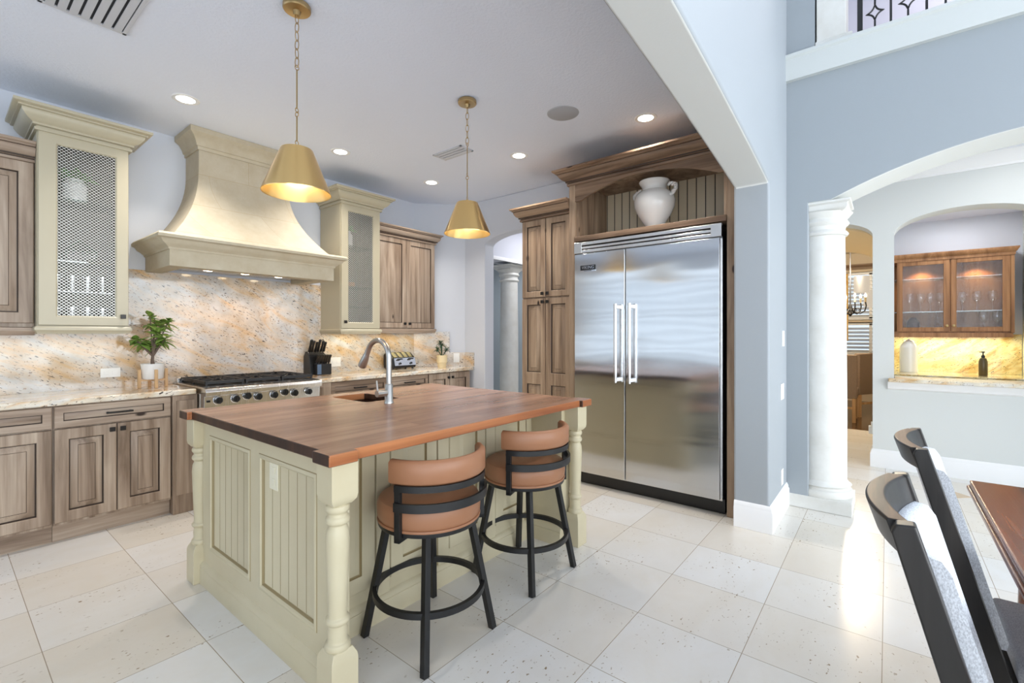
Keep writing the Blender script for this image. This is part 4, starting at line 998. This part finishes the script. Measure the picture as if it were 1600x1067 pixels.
build(G().box((-.222,-.225,.41),(.222,.188,.468)), 'seat_cushion', fabric_m, ch, bevel=.018, seg=3)
build(G().box((-.19,-.2,.14),(-.168,.2,.165)), 'stretcher', blackw_m, ch); build(G().box((.168,-.2,.14),(.19,.2,.165)), 'stretcher', blackw_m, ch)
again(ch, (1.985,-.453,0), 'black wood dining chair with curved top rail, behind the nearest chair towards the bar', .0)
t = thing('dining_table', 'polished mahogany table with moulded edge at the right edge of the photo', 'table', (1.45,-.78,0))
g = G(); g.box((.35,-1.3,.748),(2.553,-.25,.762)); g.sweep([(.35,-.25),(.35,-1.3),(2.553,-1.3),(2.553,-.25)], [(-.02,.72),(-.004,.72),(.006,.727),(.006,.735),(-.004,.741),(-.002,.752),(-.01,.762),(-.02,.762)], closed=True) if False else g.box((.342,-1.308,.722),(2.561,-.242,.74)); g.box((.35,-1.3,.738),(2.553,-.25,.75))
build(g, 'tabletop', maho_m, t, bevel=.006, seg=3)
build(G().box((.45,-1.2,.64),(2.45,-.35,.722)), 'apron', maho_m, t)
for x in (.5,2.4):
    for y in (-1.15,-.4): build(G().lathe([(.03,0),(.036,.02),(.03,.05),(.045,.3),(.04,.5),(.05,.55),(.045,.64)],(x,y,0),24), 'leg', maho_m, t)
g = G(); g.prism([(5.325-.1,-.44),(5.325,-.34),(5.325+.1,-.44),(5.325,-.54)], XY, 0, .0015)
o = build(g, 'trim_5', M('inlay_tile', c3(196,172,140), .25).m); o['kind'] = 'structure'

# ------------------------------------------------------------------ the bar behind the right arch
g = G(); g.box((5.88,-1.6,.87),(6.28,.0,.9)); 
g = G(); g.prism([(5.855,-.005),(5.957,-.005),(5.957,-.055),(6.3,-.055),(6.3,-1.09),(5.957,-1.09),(5.957,-1.6),(5.855,-1.6)], XY, .866, .9)
hon_m = granite_mat('granite_ledge', (234, 226, 208), (220, 186, 140), rot=(.5, .3, .2)); hon_m.node_tree.nodes['Principled BSDF'].inputs['Roughness'].default_value = .45; hon_m.node_tree.nodes['Principled BSDF'].inputs['Specular IOR Level'].default_value = .2
o = build(g, 'bar_ledge', hon_m, bevel=.006); tag(o, 'pale granite ledge of the arched bar opening in the white wall', 'ledge')
g = G(); g.sweep([(5.96,.0),(5.96,-1.6)], [(0,.785),(.015,.79),(.03,.8),(.035,.82),(.055,.84),(.07,.862),(.07,.868),(0,.868)]); o = build(g, 'trim_6', trim_m); o['kind'] = 'structure'
t = thing('bar_base_cabinet', 'dark low bar cabinet just visible above the pale granite ledge', 'cabinet', (6.85,-.55,0))
build(G().box((6.55,-1.09,0),(7.15,-.03,.87)), 'body', bar_m, t); build(G().box((6.545,-1.08,.84),(6.551,-.05,.868)), 'dark_reveal', blackp_m, t)
o = build(G().box((6.5,-1.095,.872),(7.155,-.025,.905)), 'bar_countertop', ygranite_m, bevel=.006); tag(o, 'speckled granite worktop at the back of the bar under the glass cabinet', 'countertop')
o = build(G().box((7.145,-1.095,.906),(7.159,-.025,1.33)), 'bar_backsplash', ygranite_m); tag(o, 'yellow-lit granite backsplash behind the bar', 'backsplash')
t = thing('bar_wall_cabinet', 'warm wood wall cabinet with two seeded glass doors above the bar', 'cabinet', (7.0,-.53,1.3)); T = TX(6.88)
g = G(); x0, x1, ya, yc, z0, z1 = 6.88, 7.158, -1.0, -.04, 1.345, 2.16
for a, b in (((x0,ya,z0),(x1,ya+.02,z1)),((x0,yc-.02,z0),(x1,yc,z1)),((x0+.001,ya+.02,z0),(x1,yc-.02,z0+.02)),((x0+.001,ya+.02,z1-.02),(x1,yc-.02,z1)),((x1-.012,ya+.02,z0+.02),(x1,yc-.02,z1-.02)),((x0-.003,-.535,z0),(x0+.02,-.512,z1)),((6.861,ya-.001,z0+.003),(x0-.001,ya+.026,z1-.003))): g.box(a,b)
build(g, 'body', bar_m, t)
for a, b, ga, gb, ky in ((-.517,-.082,-.472,-.132,-.497),(-.972,-.53,-.916,-.574,-.551)):
    g = G()
    for p, q, r, s_ in ((a,ga,1.362,2.14),(gb,b,1.362,2.14),(ga,gb,1.362,1.408),(ga,gb,2.094,2.14)): g.box((6.86,p,r),(6.879,q,s_))
    d = build(g, 'door', bar_m, t, bevel=.003); build(G().box((6.867,ga,1.408),(6.871,gb,2.094)), 'glass_pane', seed_m, d)
    g = G(); g.lathe([(.006,0),(.006,.012),(.014,.016),(.014,.026),(.008,.03)],seg=16); bmesh.ops.transform(g.bm, matrix=Matrix.Translation((6.86,ky,1.423))@Matrix.Rotation(-PI/2,4,'Y'), verts=g.bm.verts[:]); build(g, 'knob', brassd_m, d)
for z in (1.94,1.575): build(G().box((6.885,ya+.02,z),(7.145,yc-.02,z+.008)), 'shelf', shelfg_m, t)
g = G(); g.sweep([(7.158,yc),(6.86,yc),(6.86,ya),(7.158,ya)], [(0,2.14),(.006,2.14),(.008,2.17),(.016,2.175),(.034,2.21),(.034,2.222),(0,2.222)]); g.box((6.86,ya,2.15),(7.158,yc,2.165)); build(g, 'crown', bar_m, t)
build(G().box((6.862,ya+.008,1.3),(7.158,yc,1.347)), 'light_rail', bar_m, t, bevel=.004)
for y in (-.3,-.745):
    build(G().lathe([(.03,2.136),(.03,2.141)],(7.0,y,0),16), 'lamp', puck_m, t); spot('bar_cabinet_lamp', (7.02,y,2.125), 14, (1,.62,.32), 120, .02)
area('bar_under_light', (7.03,-.55,1.295), (0,0,0), .06, .85, 3.6, (1,.92,.5))
wine = [(0,0),(.034,0),(.034,.003),(.006,.008),(.004,.02),(.004,.085),(.01,.095),(.032,.12),(.038,.15),(.034,.19),(.03,.205)]
gl = tumbler('wine_glass', (6.98,-.2,1.5835), 'first stemmed glass from the left on the middle shelf of the lit bar cabinet', 'stemware in the bar cabinet', 'glass', wine)
on = ('second','third','fourth','fifth','sixth','seventh')
for k, y in enumerate((-.29,-.37,-.45,-.63,-.74,-.86)): again(gl, (6.98+.02*(k % 2),y,1.5835), '%s stemmed glass from the left on the middle shelf of the lit bar cabinet' % on[k])
gl2 = again(gl, (6.98,-.79,1.3655), 'stemmed glass on the bottom board behind the right door of the bar cabinet')
again(gl, (6.98,-.89,1.3655), 'rightmost stemmed glass on the bottom board of the bar cabinet')
o = build(G().lathe([(0,0),(.05,0),(.058,.02),(.058,.1),(.03,.14),(.028,.155),(0,.155)], (6.99,-.225,1.3655), 24, cap=False), 'bar_jug', M('brown_glaze', c3(70,44,34), .3).m); tag(o, 'dark brown jug on the bottom board behind the left bar cabinet door', 'jug')
t = thing('white_canister', 'large ribbed white canister at the left end of the bar counter', 'canister', (6.93,-.185,.9055))
g = G(); pr = [(0,.9055),(.078,.9055),(.08,.91)]+[(.08+(.0015 if i % 2 else 0), .915+i*.008) for i in range(34)]+[(.078,1.192),(.06,1.225),(.05,1.232)]; g.lathe(pr,(6.93,-.185,0),32,cap=False); build(g, 'body', ceramic_m, t)
build(G().lathe([(.052,1.232),(.052,1.245),(.03,1.262),(.012,1.268),(.012,1.276),(0,1.28)],(6.93,-.185,0),28,cap=False), 'lid', ceramic_m, t)
t = thing('soap_bottle', 'dark pump bottle on the bar counter under the right glass door', 'bottle', (6.78,-.765,.9055))
build(G().lathe([(0,.9055),(.032,.9055),(.035,.912),(.035,1.05),(.024,1.085),(.014,1.09),(0,1.09)],(6.78,-.765,0),24,cap=False), 'body', M('bottle_bronze', c3(96,84,58), .3, .3).m, t)
build(G().lathe([(.014,1.088),(.016,1.1),(.012,1.115),(.006,1.12),(.006,1.14),(.014,1.143),(.014,1.155),(0,1.158)],(6.78,-.765,0),16,cap=False).box((6.77,-.775,1.144),(6.78,-.735,1.152)), 'pump', blackp_m, t)

# ------------------------------------------------------------------ dining room seen through the passage
def parsons(label, loc, rz):
    t = thing('upholstered_chair', label, 'chair', loc, rz, group='taupe chairs in the far dining room', local=True)
    build(G().box((-.23,-.3,.36),(.23,.2,.5)), 'seat', taupe_m, t, bevel=.02)
    build(G().box((-.23,.16,.36),(.23,.25,1.02)), 'backrest', taupe_m, t, bevel=.015)
    for sx in (-1,1):
        build(G().bar((sx*.19,-.26,0),(sx*.19,-.26,.37),.045), 'front_leg', bamboo_m, t); build(G().bar((sx*.19,.22,0),(sx*.19,.22,.37),.045), 'back_leg', bamboo_m, t)
    build(G().box((-.19,.2,.2),(.19,.23,.23)), 'stretcher', bamboo_m, t); return t
parsons('taupe high-back chair nearest in the far dining room, seen from behind beside the column', (8.92,.585,0), math.radians(90))
parsons('taupe chair further back in the far dining room, behind the nearest one', (9.62,.45,0), math.radians(150))
t = thing('glass_dining_table', 'glass-topped table in the far dining room beyond the passage', 'table', (9.9,-.35,0))
build(G().box((9.45,-1.1,.735),(10.7,.12,.75)), 'tabletop', shelfg_m, t, bevel=.004)
build(G().lathe([(.25,0),(.25,.03),(.07,.06),(.06,.6),(.2,.73)],(9.95,-.35,0),28), 'pedestal', bar_m, t)
t = thing('chandelier', 'dark scrolled chandelier with candle bulbs and pale drum shades in the dining room', 'chandelier', (9.3,.47,1.6)); cx, cy = 9.3, .47
g = G(); g.tube([(cx,cy,2.94),(cx,cy,1.7)], .01, 8); g.lathe([(.01,1.62),(.035,1.66),(.02,1.7),(.03,1.76),(.012,1.82)],(cx,cy,0),16); build(g, 'stem', iron_m, t)
for k in range(6):
    a = k*PI/3+.35; ca, sa = math.cos(a), math.sin(a); P = lambda r, z: (cx+ca*r, cy+sa*r, z)
    ar = build(G().tube([P(.02,1.74),P(.07,1.68),P(.13,1.66),P(.19,1.7),P(.21,1.78),P(.2,1.84)], .009, 8), 'arm', iron_m, t)
    build(G().tube([P(.05,1.7),P(.08,1.75),P(.12,1.74),P(.12,1.71),P(.1,1.71)], .006, 6), 'scroll', iron_m, ar)
    build(G().lathe([(.012,1.84),(.012,1.92)],P(.2,0)[:2]+(0,),10), 'candle', creamp_m, ar)
    build(G().lathe([(.012,1.92),(.018,1.945),(.004,1.985)],P(.2,0)[:2]+(0,),10), 'bulb', bulb_m, ar)
for dx, dy, z, r in ((-.06,-.15,2.12,.105),(.05,-.25,1.9,.08)):
    build(G().lathe([(r,z-.13),(r*.96,z+.13)],(cx+dx,cy+dy,0),28,cap=False), 'drum_shade', shade_m, t)
point('chandelier_light', (9.0,.45,2.35), 130, (1,.84,.62), .12)
o = build(G().box((11.56,.62,1.2),(11.6,1.6,2.55)), 'wall_tapestry', None or (lambda m: (m.col(m.ramp(m.noise(m.coord(), 9, 4, .6, 1.5), [(.4, c3(196,150,70)), (.55, c3(224,190,120)), (.68, c3(110,78,44))])), m.m)[1])(M('gold_scroll_cloth', c3(200,160,90), .8))); tag(o, 'gold scroll-patterned wall hanging at the far end of the dining room', 'wall hanging')
t = thing('night_light', 'small white plug-in device low on the passage wall beside the doorway', 'night light', (6.35,.135,.27))
build(G().box((6.31,.119,.265),(6.39,.16,.345)), 'body', whitep_m, t, bevel=.004); build(G().box((6.34,.125,.345),(6.36,.14,.39)), 'wick', whitep_m, t)
# added unseen fill lights that brighten the neighbouring rooms
area('passage_fill', (6.7,.7,2.3), (0,0,0), .2, .2, 5, (1,.78,.5))
area('bar_room_fill', (5.2,-1.0,2.95), (0,0,0), .3, .3, 6, (1,.96,.92))
area('bar_niche_fill', (6.6,-.6,2.6), (0,0,0), .2, .2, 5, (.95,.96,1))
area('hall_fill', (5.6,3.4,2.95), (0,0,0), .5, .5, 20, (.98,.98,1))
area('hall_fill', (6.6,5.8,2.95), (0,0,0), .5, .5, 36, (.92,.96,1))
area('balcony_fill', (5.6,-.8,5.5), (0,0,0), .6, .6, 30, (1,.97,.95))
for o in list(bpy.data.objects):
    if o.type == 'MESH' and not o.data.materials: o.data.materials.append(wall_m)
